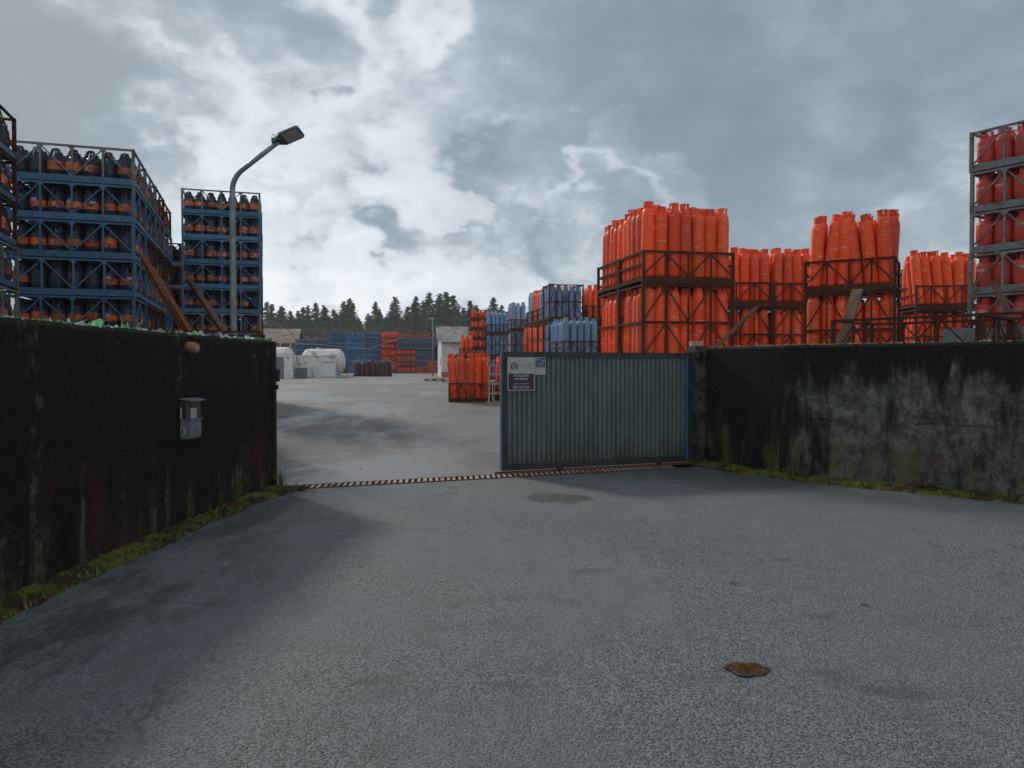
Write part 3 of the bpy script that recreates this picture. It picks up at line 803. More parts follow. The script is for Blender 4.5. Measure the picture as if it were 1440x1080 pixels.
# sunken clump of pine needles in the tarmac
h = MB()
N = 72; ro = []; ri = []; r = random.Random(31)
for a in range(N):
    t = 2*math.pi*a/N; f = 1 + .10*math.sin(3*t + 1) + .07*math.sin(5*t) + r.uniform(-.10, .10)
    ro.append((.135*f*math.cos(t), .105*f*math.sin(t), .0095)); ri.append((.112*math.cos(t), .085*math.sin(t), .002))
h.add(ro + ri, [(a, (a+1) % N, N + (a+1) % N, N + a) for a in range(N)]); h.face(ri)
ho = h.build('needle_clump', 'pit', None, (1.235, 4.0, .0)); ho.scale = (.82, .76, 1); tag(ho, 'brown clump of pine needles in a dark hole in the tarmac', 'debris')
nd = MB(); r = random.Random(2)
for k in range(420):
    x = r.gauss(-.03, .048); y = r.gauss(0, .034) ; a = r.gauss(.12, .5); l = r.uniform(.025, .075); z = .012 + .022*r.random()*(1 - abs(y)/.1)
    dx, dy = math.cos(a)*l, math.sin(a)*l
    nd.face([(x, y - .0016, z), (x + dx, y + dy - .0016, z + r.uniform(-.004, .006)), (x + dx, y + dy + .0016, z + .002), (x, y + .0016, z + .002)])
nd.build('needles', 'straw', ho)
# small scraps on the tarmac and dead leaves
for (x, y, lab, m) in ((1.62, 5.6, 'small dark leaf lying on the tarmac beyond the needle clump', 'bark'), (-2.35, 11.9, 'small brown scrap lying behind the drain grating', 'wood'), (2.35, 5.1, 'tiny dark chip on open tarmac past the needle clump', 'bark')):
    l = MB(); l.add([(-.04,-.012,.004),(.0,-.018,.012),(.045,.0,.006),(.0,.016,.016)], [(0,1,2,3),(3,2,1,0)])
    tag(l.build('fallen_leaf', m, None, (x, y, .006)), lab, 'leaf')

# ---------------------------------------------------------------- meter box, pipe stub, end post on the black wall
bx = empty('meter_box', 'grey white meter box with sloped hood on the black wall', 'meter box', (-3.325, 7.72, .88), R(-3)); bx.scale = (.92, .86, .92)
b = MB(); b.box(0, .15, -.16, .16, 0, .40); b.build('housing', 'box_white', bx)
b = MB(); b.add([(-.02,-.19,.44),(.20,-.19,.405),(.20,.19,.405),(-.02,.19,.44),(-.02,-.19,.452),(.20,-.19,.417),(.20,.19,.417),(-.02,.19,.452)], [(0,3,2,1),(4,5,6,7),(0,1,5,4),(1,2,6,5),(2,3,7,6),(3,0,4,7)]); b.build('hood', 'grey_steel', bx)
b = MB(); b.box(.153, .16, -.145, .145, .215, .39); b.box(.02, .135, -.168, -.162, .215, .39); b.build('window', 'box_dark', bx)
b = MB(); b.box(.162, .168, -.13, .02, .22, .33); b.build('dial', 'sign_white', bx)
b = MB(); b.box(.03, .09, -.176, -.170, .22, .34); b.build('dial', 'sign_white', bx)
b = MB(); b.box(-.005, .172, -.172, .172, .196, .212); b.build('divider', 'grey_steel', bx)
b = MB(); b.box(.153, .163, -.145, .145, .02, .19); b.box(.01, .14, -.169, -.162, .02, .19); b.build('door', 'box_white', bx)
b = MB(); b.box(.06, .125, -.174, -.1705, .05, .13); b.build('notice', 'sign_white', bx)
b = MB(); b.box(.085, .102, -.177, -.1748, .075, .115); b.box(.075, .112, -.177, -.1748, .062, .072); b.build('emblem', 'ink', bx)
ps = MB(); ps.tube([(0,0,0),(.06,-.01,-.004),(.12,-.03,-.012)], [.052,.055,.05], 14)
po = ps.build('pipe_stub', 'terracotta', None, (-3.27, 7.72, 1.795)); tag(po, 'terracotta pipe stub poking out high on the black wall', 'pipe')
ps = MB(); ps.tube([(.118,-.03,-.012),(.132,-.034,-.014)], [.028,.026], 10); ps.build('bore', 'sign_white', po)
gp = empty('gate_stop', 'black steel gate stop post at the end of the meter box wall', 'post', (-3.095, 9.985, 0))
b = MB(); b.box(-.035, .03, -.03, .03, -.02, 1.92); b.build('post', 'black_metal', gp)
b = MB(); b.box(.031, .075, -.025, .025, 1.40, 1.56); b.box(.031, .06, -.02, .02, 1.30, 1.36); b.build('latch_keeper', 'black_metal', gp)

# ---------------------------------------------------------------- sliding gate
def gatemat():
    m, nt = newmat('teal_grey_gate_sheet'); g = NT(nt); v = g.obj()
    sp = g.n('ShaderNodeSeparateXYZ'); g.l(v, sp.inputs[0])
    a = g.noise(g.mapping(v, (1, 1, .25)), 5, 7, .65); f = g.noise(v, 40, 5, .7)
    base = g.mix(g.mapr(a, .35, .65), (.082, .112, .108), (.115, .138, .140))
    base = g.mix(g.mapr(f, .45, .75, 0, .35), base, (.06, .075, .072))
    mud = g.math('MULTIPLY', g.mapr(g.math('ADD', sp.outputs[2], g.math('MULTIPLY', g.math('SUBTRACT', a, .5), .9)), .12, .55, 1, 0), g.mapr(f, .35, .6, .3, 1))
    base = g.mix(g.math('MULTIPLY', mud, .85), base, (.05, .045, .036))
    rs = g.mapr(g.noise(v, 9, 6, .7), .66, .74)
    base = g.mix(g.math('MULTIPLY', rs, .6), base, (.09, .05, .03))
    sc_ = g.mapr(g.noise(g.mapping(v, (7, 7, 1.2)), 4, 5, .7), .64, .72, 0, .5)
    base = g.mix(sc_, base, (.24, .27, .265))
    g.out(base, .55, g.bump(f, .15, .004), 0, .35); return m
GL, GH0, GH1 = 3.30, .05, 1.815
gt = empty('sliding_gate', 'teal grey corrugated sliding gate standing partly open', 'gate', (GA.x, GA.y, 0), R(21))
f = MB()
f.box(0, GL, -.03, .03, GH1 - .09, GH1); f.box(0, GL, -.03, .03, GH0, GH0 + .10)
f.box(.0, .07, -.028, .028, GH0 + .101, GH1 - .091); f.box(GL - .06, GL, -.028, .028, GH0 + .101, GH1 - .091)
f.build('frame', 'gate_frame', gt)
p = MB(); n = 40; z0, z1 = GH0 + .101, GH1 - .091; x0, x1 = .071, GL - .061
prof = []
pw = (x1 - x0) / n
for k in range(n):
    a = x0 + k * pw
    prof += [(a, .008), (a + pw*.28, .008), (a + pw*.42, -.022), (a + pw*.82, -.022)]
prof.append((x1, .008))
NZ = 14
def dent(a, z): return .007 * mnoise.noise(Vector((a*1.7, z*2.1, 3))) + .004 * mnoise.noise(Vector((a*5, z*4, 8)))
for (a, ya), (c, yc) in zip(prof, prof[1:]):
    for q in range(NZ):
        za, zb2 = z0 + (z1 - z0)*q/NZ, z0 + (z1 - z0)*(q + 1)/NZ
        p.face([(a, ya + dent(a, za), za), (c, yc + dent(c, za), za), (c, yc + dent(c, zb2), zb2), (a, ya + dent(a, zb2), zb2)])
for (a, ya), (c, yc) in zip(prof, prof[1:]): p.face([(c, yc + .012, z0), (a, ya + .012, z0), (a, ya + .012, z1), (c, yc + .012, z1)])
p.build('corrugated_sheet', gatemat(), gt)
b = MB(); b.box(-.008, -.001, -.032, .032, GH0, GH1 + .004); b.build('edge_strip', 'gate_blue', gt)
b = MB(); b.box(GL - .105, GL - .085, -.045, -.031, GH0 + .05, GH1 - .05); b.build('pull_bar', 'gate_blue', gt)
b = MB(); b.box(GL*.02, GL*.95, -.034, -.0305, GH0 + .02, GH0 + .075); b.build('skirt', 'gate_frame', gt)
for u in (.95, 2.7):
    w = MB(); w.tube([(u, -.02, .052), (u, .02, .052)], .05, 16); w.build('wheel', 'black_metal', gt)
# signs fixed to the gate
def text(body, size, loc, mat, parent, name='lettering', al='CENTER', sx=1.0):
    cu = bpy.data.curves.new(name, 'FONT'); cu.body = body; cu.size = size; cu.align_x = al; cu.extrude = .0006
    t = bpy.data.objects.new('t', cu); col.objects.link(t)
    dg = bpy.context.evaluated_depsgraph_get(); me = bpy.data.meshes.new_from_object(t.evaluated_get(dg)); bpy.data.objects.remove(t)
    me.materials.clear(); me.materials.append(M[mat])
    o = bpy.data.objects.new(name, me); col.objects.link(o); o.parent = parent
    o.location = loc; o.rotation_euler = (R(90), 0, 0); o.scale = (sx, 1, 1); return o
ys = -.040
sg = MB(); sg.box(.085, .52, ys, ys + .012, 1.235, 1.735); sg = sg.build('alarm_sign', 'sign_white', gt)
b = MB(); b.box(.100, .505, ys - .002, ys - .0005, 1.25, 1.49); b.build('dark_field', 'sign_dark', sg)
lg = MB(); cx, cz, yl = .19, 1.607, ys - .0015
def strk(mb, pts, w):
    for a, c in zip(pts, pts[1:]):
        mb.bar((cx + a[0], yl, cz + a[1]), (cx + c[0], yl, cz + c[1]), .0015, w, (0, 1, 0)) if False else mb.add(
            *(lambda A, C: ((lambda nx, nz: ([(A[0]-nx, yl, A[1]-nz), (C[0]-nx, yl, C[1]-nz), (C[0]+nx, yl, C[1]+nz), (A[0]+nx, yl, A[1]+nz)], [(0,1,2,3)]))(*( -(C[1]-A[1])*w/2/math.hypot(C[0]-A[0], C[1]-A[1]), (C[0]-A[0])*w/2/math.hypot(C[0]-A[0], C[1]-A[1])))))((cx + a[0], cz + a[1]), (cx + c[0], cz + c[1])))
strk(lg, [(-.046,-.052),(-.046,.020),(0,.05),(.046,.018),(.046,-.055)], .016)
strk(lg, [(.046,-.022),(-.008,.012),(-.02,.0)], .016); strk(lg, [(-.046,-.018),(.004,-.048)], .018)
lg.build('logo', 'ink', sg)
text('SERALTTIS', .040, (.385, ys - .0015, 1.605), 'ink_grey', sg, sx=.95)
text('seguridad', .026, (.365, ys - .0015, 1.572), 'ink_grey', sg)
text('INSTALACIÓN', .044, (.302, ys - .0035, 1.445), 'ink_white', sg, sx=.9)
text('PROTEGIDA', .044, (.302, ys - .0035, 1.395), 'ink_white', sg, sx=.9)
text('conectada a central de alarmas', .021, (.302, ys - .0035, 1.335), 'ink_white', sg, sx=.95)
text('902 222 224', .058, (.302, ys - .0035, 1.268), 'ink_white', sg, sx=.9)
s2 = MB(); s2.box(.528, .700, ys, ys + .01, 1.47, 1.735); s2 = s2.build('small_sign', 'sign_white', gt)
b = MB(); b.box(.538, .690, ys - .002, ys - .0005, 1.585, 1.725); b.build('blue_field', 'sign_blue', s2)
text('Aviso', .034, (.575, ys - .0035, 1.692), 'ink_white', s2); text('zona vigilada', .021, (.612, ys - .0035, 1.635), 'ink_white', s2); text('24 horas', .024, (.615, ys - .0035, 1.605), 'ink_white', s2)
b = MB(); b.tube([(.64, ys-.003, 1.672), (.655, ys-.003, 1.688), (.678, ys-.003, 1.684)], .006, 6); b.build('emblem', 'ink_white', s2)
# concrete gate pillar with guide bracket and a loose brick
pl = empty('gate_pillar', 'brown concrete gate pillar where the sliding gate meets the streaked wall', 'pillar', (3.03, 12.40, 0), R(21))
b = MB(); b.box(-.03, .19, .06, .30, -.05, 1.93); b.build('shaft', 'concrete_post', pl)
b = MB(); b.box(-.10, .10, -.06, .055, 1.83, 1.87); b.box(-.09, -.05, -.055, -.035, 1.74, 1.829); b.box(.02, .08, -.058, .05, 1.75, 1.828); b.build('guide_bracket', 'gate_frame', pl)
b = MB(); b.box(-.10, .10, -.05, .06, 0, .085); o = b.build('brick', 'brick', None, (3.02, 12.62, 1.93), R(10)); tag(o, 'pale brick lying on top of the gate pillar', 'brick')

# ---------------------------------------------------------------- street lamp
lm = empty('street_lamp', 'tall grey street lamp with a bent arm behind the black wall', 'street lamp', (-5.06, 14.0, gz(14)))
zb = 1.6 - gz(14)
pts = [(0,0,0),(0,0,1.5),(.0,0,zb + 3.15)]
for k in range(1, 7):
    t = k / 6 * R(55); rr = .48
    pts.append((rr - rr*math.cos(t) , -.05*k/6, zb + 3.15 + rr*math.sin(t)))
ex = Vector((.89, -.17, zb + 4.0)); pts.append(tuple(ex))
t = MB(); t.tube(pts, [.066, .06, .050] + [.047]*6 + [.041], 14); t.build('pole', 'pole', lm)
hd = MB()
hx = [(-.05,-.05,0),(.12,-.16,0),(.50,-.16,0),(.55,-.12,0),(.55,.12,0),(.50,.16,0),(.12,.16,0),(-.05,.05,0)]
n = len(hx); hd.add([(x, y, -.035) for x, y, _ in hx] + [(x*.97, y*.9, .045) for x, y, _ in hx], [tuple(reversed(range(n))), tuple(range(n, 2*n))] + [(a, (a+1) % n, n + (a+1) % n, n + a) for a in range(n)])
hb = hd.build('lamp_head', 'dark_metal', lm); hb.location = ex + Vector((-.02, 0, .02)); hb.rotation_euler = (R(-24), R(-20), R(-8)); hb.scale = (.88, .88, .88)
b = MB(); b.box(.17, .52, -.135, .135, -.041, -.0355); b.build('lens', 'lens', hb)
b = MB()
for y in (-.07, .05):
    b.tube([(-.06, y, .03), (-.07, y, .12), (-.02, y, .14), (.0, y, .04)], .008, 6)
b.box(-.10, .02, -.06, .06, -.05, .06); b.box(.05, .11, -.10, -.06, -.08, -.036); b.build('clamp', 'dark_metal', hb)

# ================================================================ LEFT STACKS (navy bottles in blue cages)
G1 = 'navy gas bottles in the blue cages'; GC = 'blue cages stacked behind the meter box wall'
# stack A: wide one, four cages deep
rotA = R(18)
def seeA(i, j, c, dn):
    if dn > 5: return False
    return (j == 0 and c == 0) or (i == 6 and dn < 5) or (dn == 0 and j == 1 and c == 0)
def labA(i, j, c, dn):
    if c == 0 and j == 0: return 'navy orange-banded bottle %s from the outer post, %s level, broad blue stack front' % (ORD[i], LVL[dn])
    if c == 0 and i < 6: return 'navy bottle %s in second row, top level, broad blue stack front' % ORD[i]
    return 'navy bottle %s along the receding side, %s level, broad blue stack' % (ORD[c*5 + j], LVL[dn])
short_stack(-9.42, 14.45, rotA, 4, 8, gz(15), CAGE_BLUE, '', seeA, labA,
            lambda c, dn: 'blue steel bottle cage, %s level, %s row back of the broad stack' % (LVL[dn], ORD[c]), G1, GC, 1)
# stack B: narrow one behind the street lamp
def seeB(i, j, c, dn):
    if dn > 5: return False
    return (j == 0 and c == 0) or (dn == 0 and j == 1 and c == 0) or (i == 6 and c == 0 and dn < 5 and j < 3)
def labB(i, j, c, dn):
    if j == 0: return 'navy orange-banded bottle %s across, %s level, narrow blue stack behind the lamp' % (ORD[i], LVL[dn])
    return 'navy bottle %s across in %s row, %s level, narrow stack behind the lamp' % (ORD[i], ORD[j], LVL[dn])
short_stack(-9.55, 22.4, R(17), 2, 9, gz(20.8), CAGE_BLUE, '', seeB, labB,
            lambda c, dn: 'blue steel bottle cage, %s level, %s row of the stack behind the lamp' % (LVL[dn], ORD[c]), G1, GC, 1)
# stack C: cut by the frame, in front of A
def seeC(i, j, c, dn): return i == 6 and dn < 5 and c > 0
def labC(i, j, c, dn): return 'navy bottle %s along the side, %s level, tall stack before the broad one' % (ORD[c*5 + j], LVL[dn])
cx, cy = -8.37, 13.05
dep = 3 * (SD + .05)
ox = cx - SW*math.cos(rotA) + dep*math.sin(rotA); oy = cy - SW*math.sin(rotA) - dep*math.cos(rotA)
short_stack(ox, oy, rotA, 3, 8, .0, CAGE_BLUE, '', seeC, labC,
            lambda c, dn: 'blue steel bottle cage, %s level, %s row of the stack before the broad one' % (LVL[dn], ORD[c]), G1, GC, 1)
# a row further back seen between A and B
short_stack(-11.9, 23.6, rotA, 2, 7, gz(24), CAGE_RUSTY, '', lambda i, j, c, dn: False, None,
            lambda c, dn: 'rusty bottle cage, %s level, %s row, in the gap between two blue stacks' % (LVL[dn], ORD[c]), G1, GC, 1)
# rusty beams resting on a low pile of empty cages behind the wall
for k in range(3):
    CAGE_RUST.put((-5.35, 13.0, .02 + k * SH), (0, 0, R(15)), 'rusty empty cage %s from the ground, hidden pile behind the meter box wall' % ORD[k], 'empty rusty cages')
def beam(p, q, w, h, mat, label, name='steel_beam', cat='beam'):
    p, q = Vector(p), Vector(q); d = q - p
    mb = MB(); L = d.length
    mb.box(0, L, -w/2, w/2, -h/2, -h/2 + .015); mb.box(0, L, -w/2, w/2, h/2 - .015, h/2); mb.box(0, L, -.012, .012, -h/2 + .016, h/2 - .016)
    if cat == 'plank': mb = MB().box(0, L, -w/2, w/2, -h/2, h/2)
    o = mb.build(name, mat); o.location = p
    o.rotation_mode = 'QUATERNION'; o.rotation_quaternion = d.to_track_quat('X', 'Z'); tag(o, label, cat); return o
beam((-7.22, 15.1, 3.72), (-5.55, 13.35, 2.02), .10, .12, 'rust_bright', 'thick rusty beam leaning down from the broad blue stack')
beam((-6.95, 14.9, 3.48), (-5.42, 13.2, 2.02), .08, .08, 'rust_bright', 'thinner rusty beam just under the thick leaning beam')
beam((-7.35, 17.6, 3.55), (-4.95, 13.3, 2.15), .10, .10, 'rust', 'dull rusty beam leaning behind the street lamp pole')

# ================================================================ TALL ORANGE STACKS behind the gate and the streaked wall
rotD = R(11.5)
def seeD0(i, j, t): return (t == 2 and (j < 2 or i < 2)) or (t == 1 and (j == 0 or i == 0))
def seeD1(i, j, t): return (t == 2 and i < 2) or (t == 1 and i == 0)
zD = gz(15.5)
tall_stack(2.55, 15.0, rotD, 7, 5, 3, zD, 'big stack behind the gate', ['orange']*3, see=seeD0, lean=lambda i, j, t: random.uniform(-1.2, 1.2))
dx, dy = -math.sin(rotD) * 1.44, math.cos(rotD) * 1.44
tall_stack(2.55 + dx, 15.0 + dy, rotD, 7, 5, 3, gz(16.5) - .03, 'stack rear of the big one', ['orange']*3, see=seeD1)
seeF = lambda i, j, t: (t == 2 and j < 2) or (t == 1 and j == 0)
tall_stack(5.05, 20.6, R(0), 7, 4, 3, gz(20.6) - .2, 'low stack beside the big one', ['orange']*3, see=lambda i, j, t: seeF(i, j, t) and i > 2)
tall_stack(7.04, 20.75, R(1), 7, 4, 3, gz(20.6) - .2, 'low stack beside the leaning bundle', ['orange']*3, see=lambda i, j, t: seeF(i, j, t) and i < 4)
LF = [3.5, 5.5, 3.5, -6.5, -5.0, -3.0]
tall_stack(5.95, 15.65, R(-30), 6, 4, 3, -.06, 'leaning bundle above the wall', ['orange']*3,
           see=lambda i, j, t: (t == 2 and (j < 2 or i == 5)) or (t == 1 and (j == 0 or i == 5)),
           lean=lambda i, j, t: (LF[i] + random.uniform(-1, 1) + (6 if (i == 5 and j > 0) else 0)) if t == 2 else random.uniform(-1.5, 1.5))
LG = [-8, -7, -6, -5, -1, 1]
tall_stack(11.0, 21.0, R(-4), 6, 4, 3, gz(21) - .26, 'small fanned bundle by the grey rack', ['orange']*3, see=lambda i, j, t: t == 2 and j < 2,
           lean=lambda i, j, t: LG[i] + random.uniform(-1.5, 1.5))
# dark stack glimpsed between them
def seeH(i, j, c, dn): return j == 0 and dn < 4 and i < 3
short_stack(12.75, 25.2, R(-3), 1, 6, gz(25), CAGE_RUSTY, '', seeH, lambda i, j, c, dn: 'dark bottle %s across, %s level, dim stack beside the leaning orange bundle' % (ORD[i], LVL[dn]),
            lambda c, dn: 'rusty grey cage, %s level of the dim stack beside the leaning bundle' % LVL[dn], 'dark bottles in the dim stack', 'cages of the dim stack', 2)
# stack I: stout red bottles in grey blue cages
rotI = math.atan2(-.839, .545)
def seeI(i, j, c, dn): return c == 0 and dn < 6 and i < 5 and (j == 0 or (j == 1 and i < 4) or i == 0)
def labI(i, j, c, dn):
    return 'stout red bottle %s across, %s row, %s level of the grey open rack' % (ORD[i], ORD[j], LVL[dn])
short_stack(8.15, 13.72, rotI, 1, 8, -.02, CAGE_GREY, '', seeI, labI, lambda c, dn: 'grey blue steel cage at the %s level of the stout red bottle rack' % LVL[dn],
            'stout red bottles in the grey rack', 'grey cages of red bottles', 3, 'pinkred')
# low pile of rusty cages with blue panels in front
for c, (x, y, rz) in enumerate(((6.62, 12.52, R(-47)), (8.12, 10.92, R(-46)))):
    for k in range(3):
        o = CAGE_RUST.put((x, y, .02 + k * .79), (0, 0, rz), 'rusty empty cage, %s of the pile %s' % (ORD[k], ('under the leaning plank', 'below the grey rack')[c]), 'rusty cages along the streaked wall', (1, 1, 1.08))
        if k == 2:
            b = MB(); b.box(.12 if c == 0 else -.9, .98, .72, .735, .16, .58); q = b.build('side_panel', 'grey_steel' if c == 0 else 'blue_cyl', o)
beam((4.62, 14.55, 2.72), (1.55, 13.1, .02), .09, .035, 'wood', 'long thin plank leaning on the big orange stack', 'plank', 'plank')
beam((6.32, 14.1, 3.0), (4.9, 12.7, .1), .19, .045, 'wood', 'broad board leaning on the bundle above the wall', 'plank', 'plank')
beam((7.85, 12.6, 2.98), (8.55, 11.9, .8), .19, .07, 'wood', 'rough tan board leaning on the grey rack', 'plank', 'plank')

# ================================================================ MIDDLE OF THE YARD
rotR = R(10)
ca, sa = math.cos(rotR), math.sin(rotR)
bx0, by0 = 2.06, 31.0
row2 = ['blue', 'vivid', 'vivid', 'orange', 'orange', 'orange', 'orange']
row3 = [None, None, 'blue', 'lilac', 'orange', 'lilac', None]
nm = ['nearest cage', 'second cage', 'third cage', 'fourth cage', 'fifth cage', 'sixth cage', 'seventh cage']
for c in range(7):
    L = c * 1.27
    x, y = bx0 - L*sa, by0 + L*ca
    kk = ['orange', row2[c]] + ([row3[c]] if row3[c] else [])
    tall_stack(x, y, rotR, 5, 4, len(kk), gz(y) - .08, '%s of long mixed row' % ORD[c], kk, .29, 'rust',
               lambda i, j, t, c=c: t >= 1 and (i == 0 or (j == 0 and (t == 2 or c == 0))), fulltop=(c == 2))
tall_stack(3.35, 34.6, rotR, 4, 4, 3, gz(34), 'orange stack past the mixed row', ['orange', 'orange', 'orange'], .29, 'rust', lambda i, j, t: t == 2 and (j == 0) and i < 3)
tall_stack(-.05, 42.5, R(12), 3, 4, 3, gz(42) - .2, 'narrow grey lilac stack', ['blue', 'lilac', 'lilac'], .27, 'rust', lambda i, j, t: t >= 1 and (j == 0 or i == 0))
tall_stack(-1.72, 52.5, R(6), 5, 4, 3, gz(52), 'pale blue stack by the hut', ['blue', 'vivid', 'vivid'], .29, 'rust', lambda i, j, t: t >= 1 and (j == 0 or i == 0))
tall_stack(-3.65, 54.5, R(8), 3, 4, 2, gz(54), 'small orange pair against the hut', ['orange', 'orange'], .29, 'rust', lambda i, j, t: j == 0)
LL = [-5, -2, 0, 0, 1]
tall_stack(-2.04, 25.0, R(3), 5, 4, 1, gz(25), 'lone cage on the yard', ['orange'], .262, 'rust', lambda i, j, t: True, lambda i, j, t: LL[i] + random.uniform(-1.2, 1.2))
# slim pile of pale flat frames beside the gate edge, with orange cylinders behind
for k in range(5):
    P = tall_cage(4, 3, False, 'pale_rail', .262)
mb = MB()
fl = MB()
for y in (0, .9): fl.box(0, 1.2, y - .02, y + .02, .0, .05)
for x in (0, .4, .8, 1.2): fl.box(x - .02, x + .02, .021, .879, .002, .045)
for x in (0, 1.2):
    for y in (0, .9): fl.box(x - .025, x + .025, y - .025, y + .025, .051, .30)
PALEF = Proto('flat_frame', 'steel frame', fl.mesh('flat_frame', 'pale_rail'))
for k in range(5):
    PALEF.put((-.72 + random.uniform(-.02, .02), 24.3, gz(24.3) + k * .302), (0, 0, R(8)), 'pale pink flat steel frame, %s from the ground beside the gate edge' % ORD[k], 'flat frames beside the gate')
tall_stack(-.55, 25.9, R(6), 4, 3, 1, gz(26), 'cage behind the pale frames', ['orange'], .262, 'rust', lambda i, j, t: j == 0)

# tall narrow stack of small orange bottles beside the hut
def far_stack(x, y, rot, levels, name, cagemat, bott, place, bot_from=0, group='small bottles in the far stacks', nb=7, indiv=True, z0=None, empty_levels=()):
    ca, sa = math.cos(rot), math.sin(rot)
    for lv in range(levels):
        z = (gz(y) if z0 is None else z0) + lv * SH; dn = levels - 1 - lv
        cg = cagemat if not isinstance(cagemat, (list, tuple)) else cagemat[lv]
        FARC[cg].put((x + SW/2*ca - SD/2*sa, y + SW/2*sa + SD/2*ca, z), (0, 0, rot), '%s cage, %s level of %s' % (FCN[cg], LVL[dn], place), 'cages in the far stacks')
        bt = bott if not isinstance(bott, (list, tuple)) else bott[lv]
        if bt is None: continue
        for i in range(7):
            for j in range(2):
                u = .155 + i*.303; v = .18 + j*.3
                p = (x + u*ca - v*sa, y + u*sa + v*ca, z + .137)
                if j == 0 and indiv and lv >= bot_from:
                    w = {'orange':'orange','bright':'bright orange','slate':'slate','plum':'plum','blue':'blue'}[bt]
                    TINY[bt].put(p, (0, 0, 0), 'small %s bottle %s across, %s level, %s' % (w, ORD[i], LVL[dn], place), group)
                else: bury({'orange':'far orange','bright':'far orange','blue':'far blue','slate':'far slate','plum':'tall purple'}[bt], p, .5)
def far_cage(mat):
    mb = MB(); x0, x1, y0, y1 = -SW/2, SW/2, -SD/2, SD/2
    for y in (y0, y1):
        mb.box(x0, x1, y - .03, y + .03, .012, .15)
        mb.box(x0 + .03, x1 - .03, y - .02, y + .02, SH - .06, SH - .008)
        for k in (1, 2, 3): mb.box(x0 + SW*k/4 - .02, x0 + SW*k/4 + .02, y - .018, y + .018, .151, SH - .061)
    for x in (x0, x1):
        mb.box(x - .025, x + .025, y0 + .031, y1 - .031, .02, .14); mb.box(x - .02, x + .02, y0 + .031, y1 - .031, SH - .06, SH - .01)
        for y in (y0, y1): mb.box(x - .03, x + .03, y - .032, y + .032, .0, SH - .004)
    mb.box(x0 + .03, x1 - .03, y0 + .032, y1 - .032, .10, .12)
    return Proto('bottle_cage', 'bottle cage', mb.mesh('bottle_cage', mat))
FARC = {'blue': far_cage('far_blue'), 'slate': far_cage('far_grey'), 'orange': far_cage('far_orange'), 'rust': far_cage('rust')}
FCN = {'blue': 'blue steel', 'slate': 'slate grey', 'orange': 'orange steel', 'rust': 'rusty steel'}
far_stack(-3.05, 56.5, R(8), 7, '', 'rust', 'bright', 'tower of orange bottles beside the hut', 2)
# far row along the end of the yard
for k in range(2): far_stack(-27.9 + k*2.2, 99, R(1), 6, '', 'blue', 'slate', 'far blue stack %s from the barn' % ORD[k], 3, indiv=True)
for k in range(3): far_stack(-22.6 + k*2.2, 95, R(1), 7, '', 'blue', ('slate', 'blue', 'slate')[k], 'far blue stack %s from the barn' % ORD[k + 2], 2, indiv=True)
far_stack(-15.95, 94, R(2), 7, '', ['rust','orange','rust','orange','rust','rust','orange'], 'bright', 'far orange stack next to the blue ones', 1)
far_stack(-13.75, 92.5, R(2), 6, '', ['rust','rust','orange','rust','slate','slate'], ['bright','orange','orange','bright','slate','slate'], 'far mixed stack beyond the orange one', 0)
far_stack(-11.55, 92.5, R(2), 6, '', ['orange','slate','slate','slate','slate','slate'], ['orange','slate','slate','slate','slate','slate'], 'far slate stack towards the hut', 0)
far_stack(-9.9, 90, R(2), 2, '', 'orange', 'orange', 'low orange pile beside the hut gable', 0)
for k in range(3): far_stack(-14.6 + k*2.2, 97.5, R(2), 7, '', ['rust']*7, [None,None,None,None,None,'plum','orange'], 'rusty back stack %s from the orange one' % ORD[k], 5, indiv=False)
far_stack(-12.9, 101, R(2), 8, '', ['rust']*8, None, 'lone high rusty stack at the yard end', 9)
far_stack(-10.05, 95.2, R(2), 5, '', 'rust', ['slate']*5, 'dark stack against the hut gable', 9, indiv=False)

# purple cylinders standing loose on the ground
r = random.Random(11)
k = 0
for j in range(3):
    for i in range(13):
        x = -13.35 + i*.255 + r.uniform(-.05, .05) + (.1 if j % 2 else 0); y = 64.6 + j*.36 + r.uniform(-.06, .06)
        if j == 0 and i in (0, 12): continue
        o = r.choice(TALL['purple']).put((x, y, gz(y)), (R(r.uniform(-2, 2)), R(r.uniform(-3, 3)), r.uniform(0, 6)), 'plum gas cylinder %s along the %s row of the loose group' % (ORD[i], ORD[j]), 'loose plum cylinders', (.95, .95, r.uniform(.82, 1.0)))
b = MB()
for a in range(4):
    b.box(-.6, .6, -.5 + a*.3, -.32 + a*.3, .10, .125); b.box(-.6, .6, -.5 + a*.3, -.32 + a*.3, 0, .02)
for x in (-.55, 0, .55): b.box(x - .04, x + .04, -.5, .58, .021, .099)
PAL = Proto('wooden_pallet', 'pallet', b.mesh('wooden_pallet', 'wood'))
PAL.put((-13.6, 63.3, gz(63)), (0, 0, .2), 'wooden pallet on the ground before the plum cylinders')
PAL.put((-14.0, 62.9, gz(63) + .75), (R(70), 0, .25), 'wooden pallet tilted on edge beside the white tank')
PAL.put((-4.95, 49.2, gz(49)), (0, 0, .3), 'pallet lying in front of the white hut')
PAL.put((-3.6, 46.0, gz(46)), (0, 0, .1), 'pallet on the yard before the hut, nearer the lone cage')

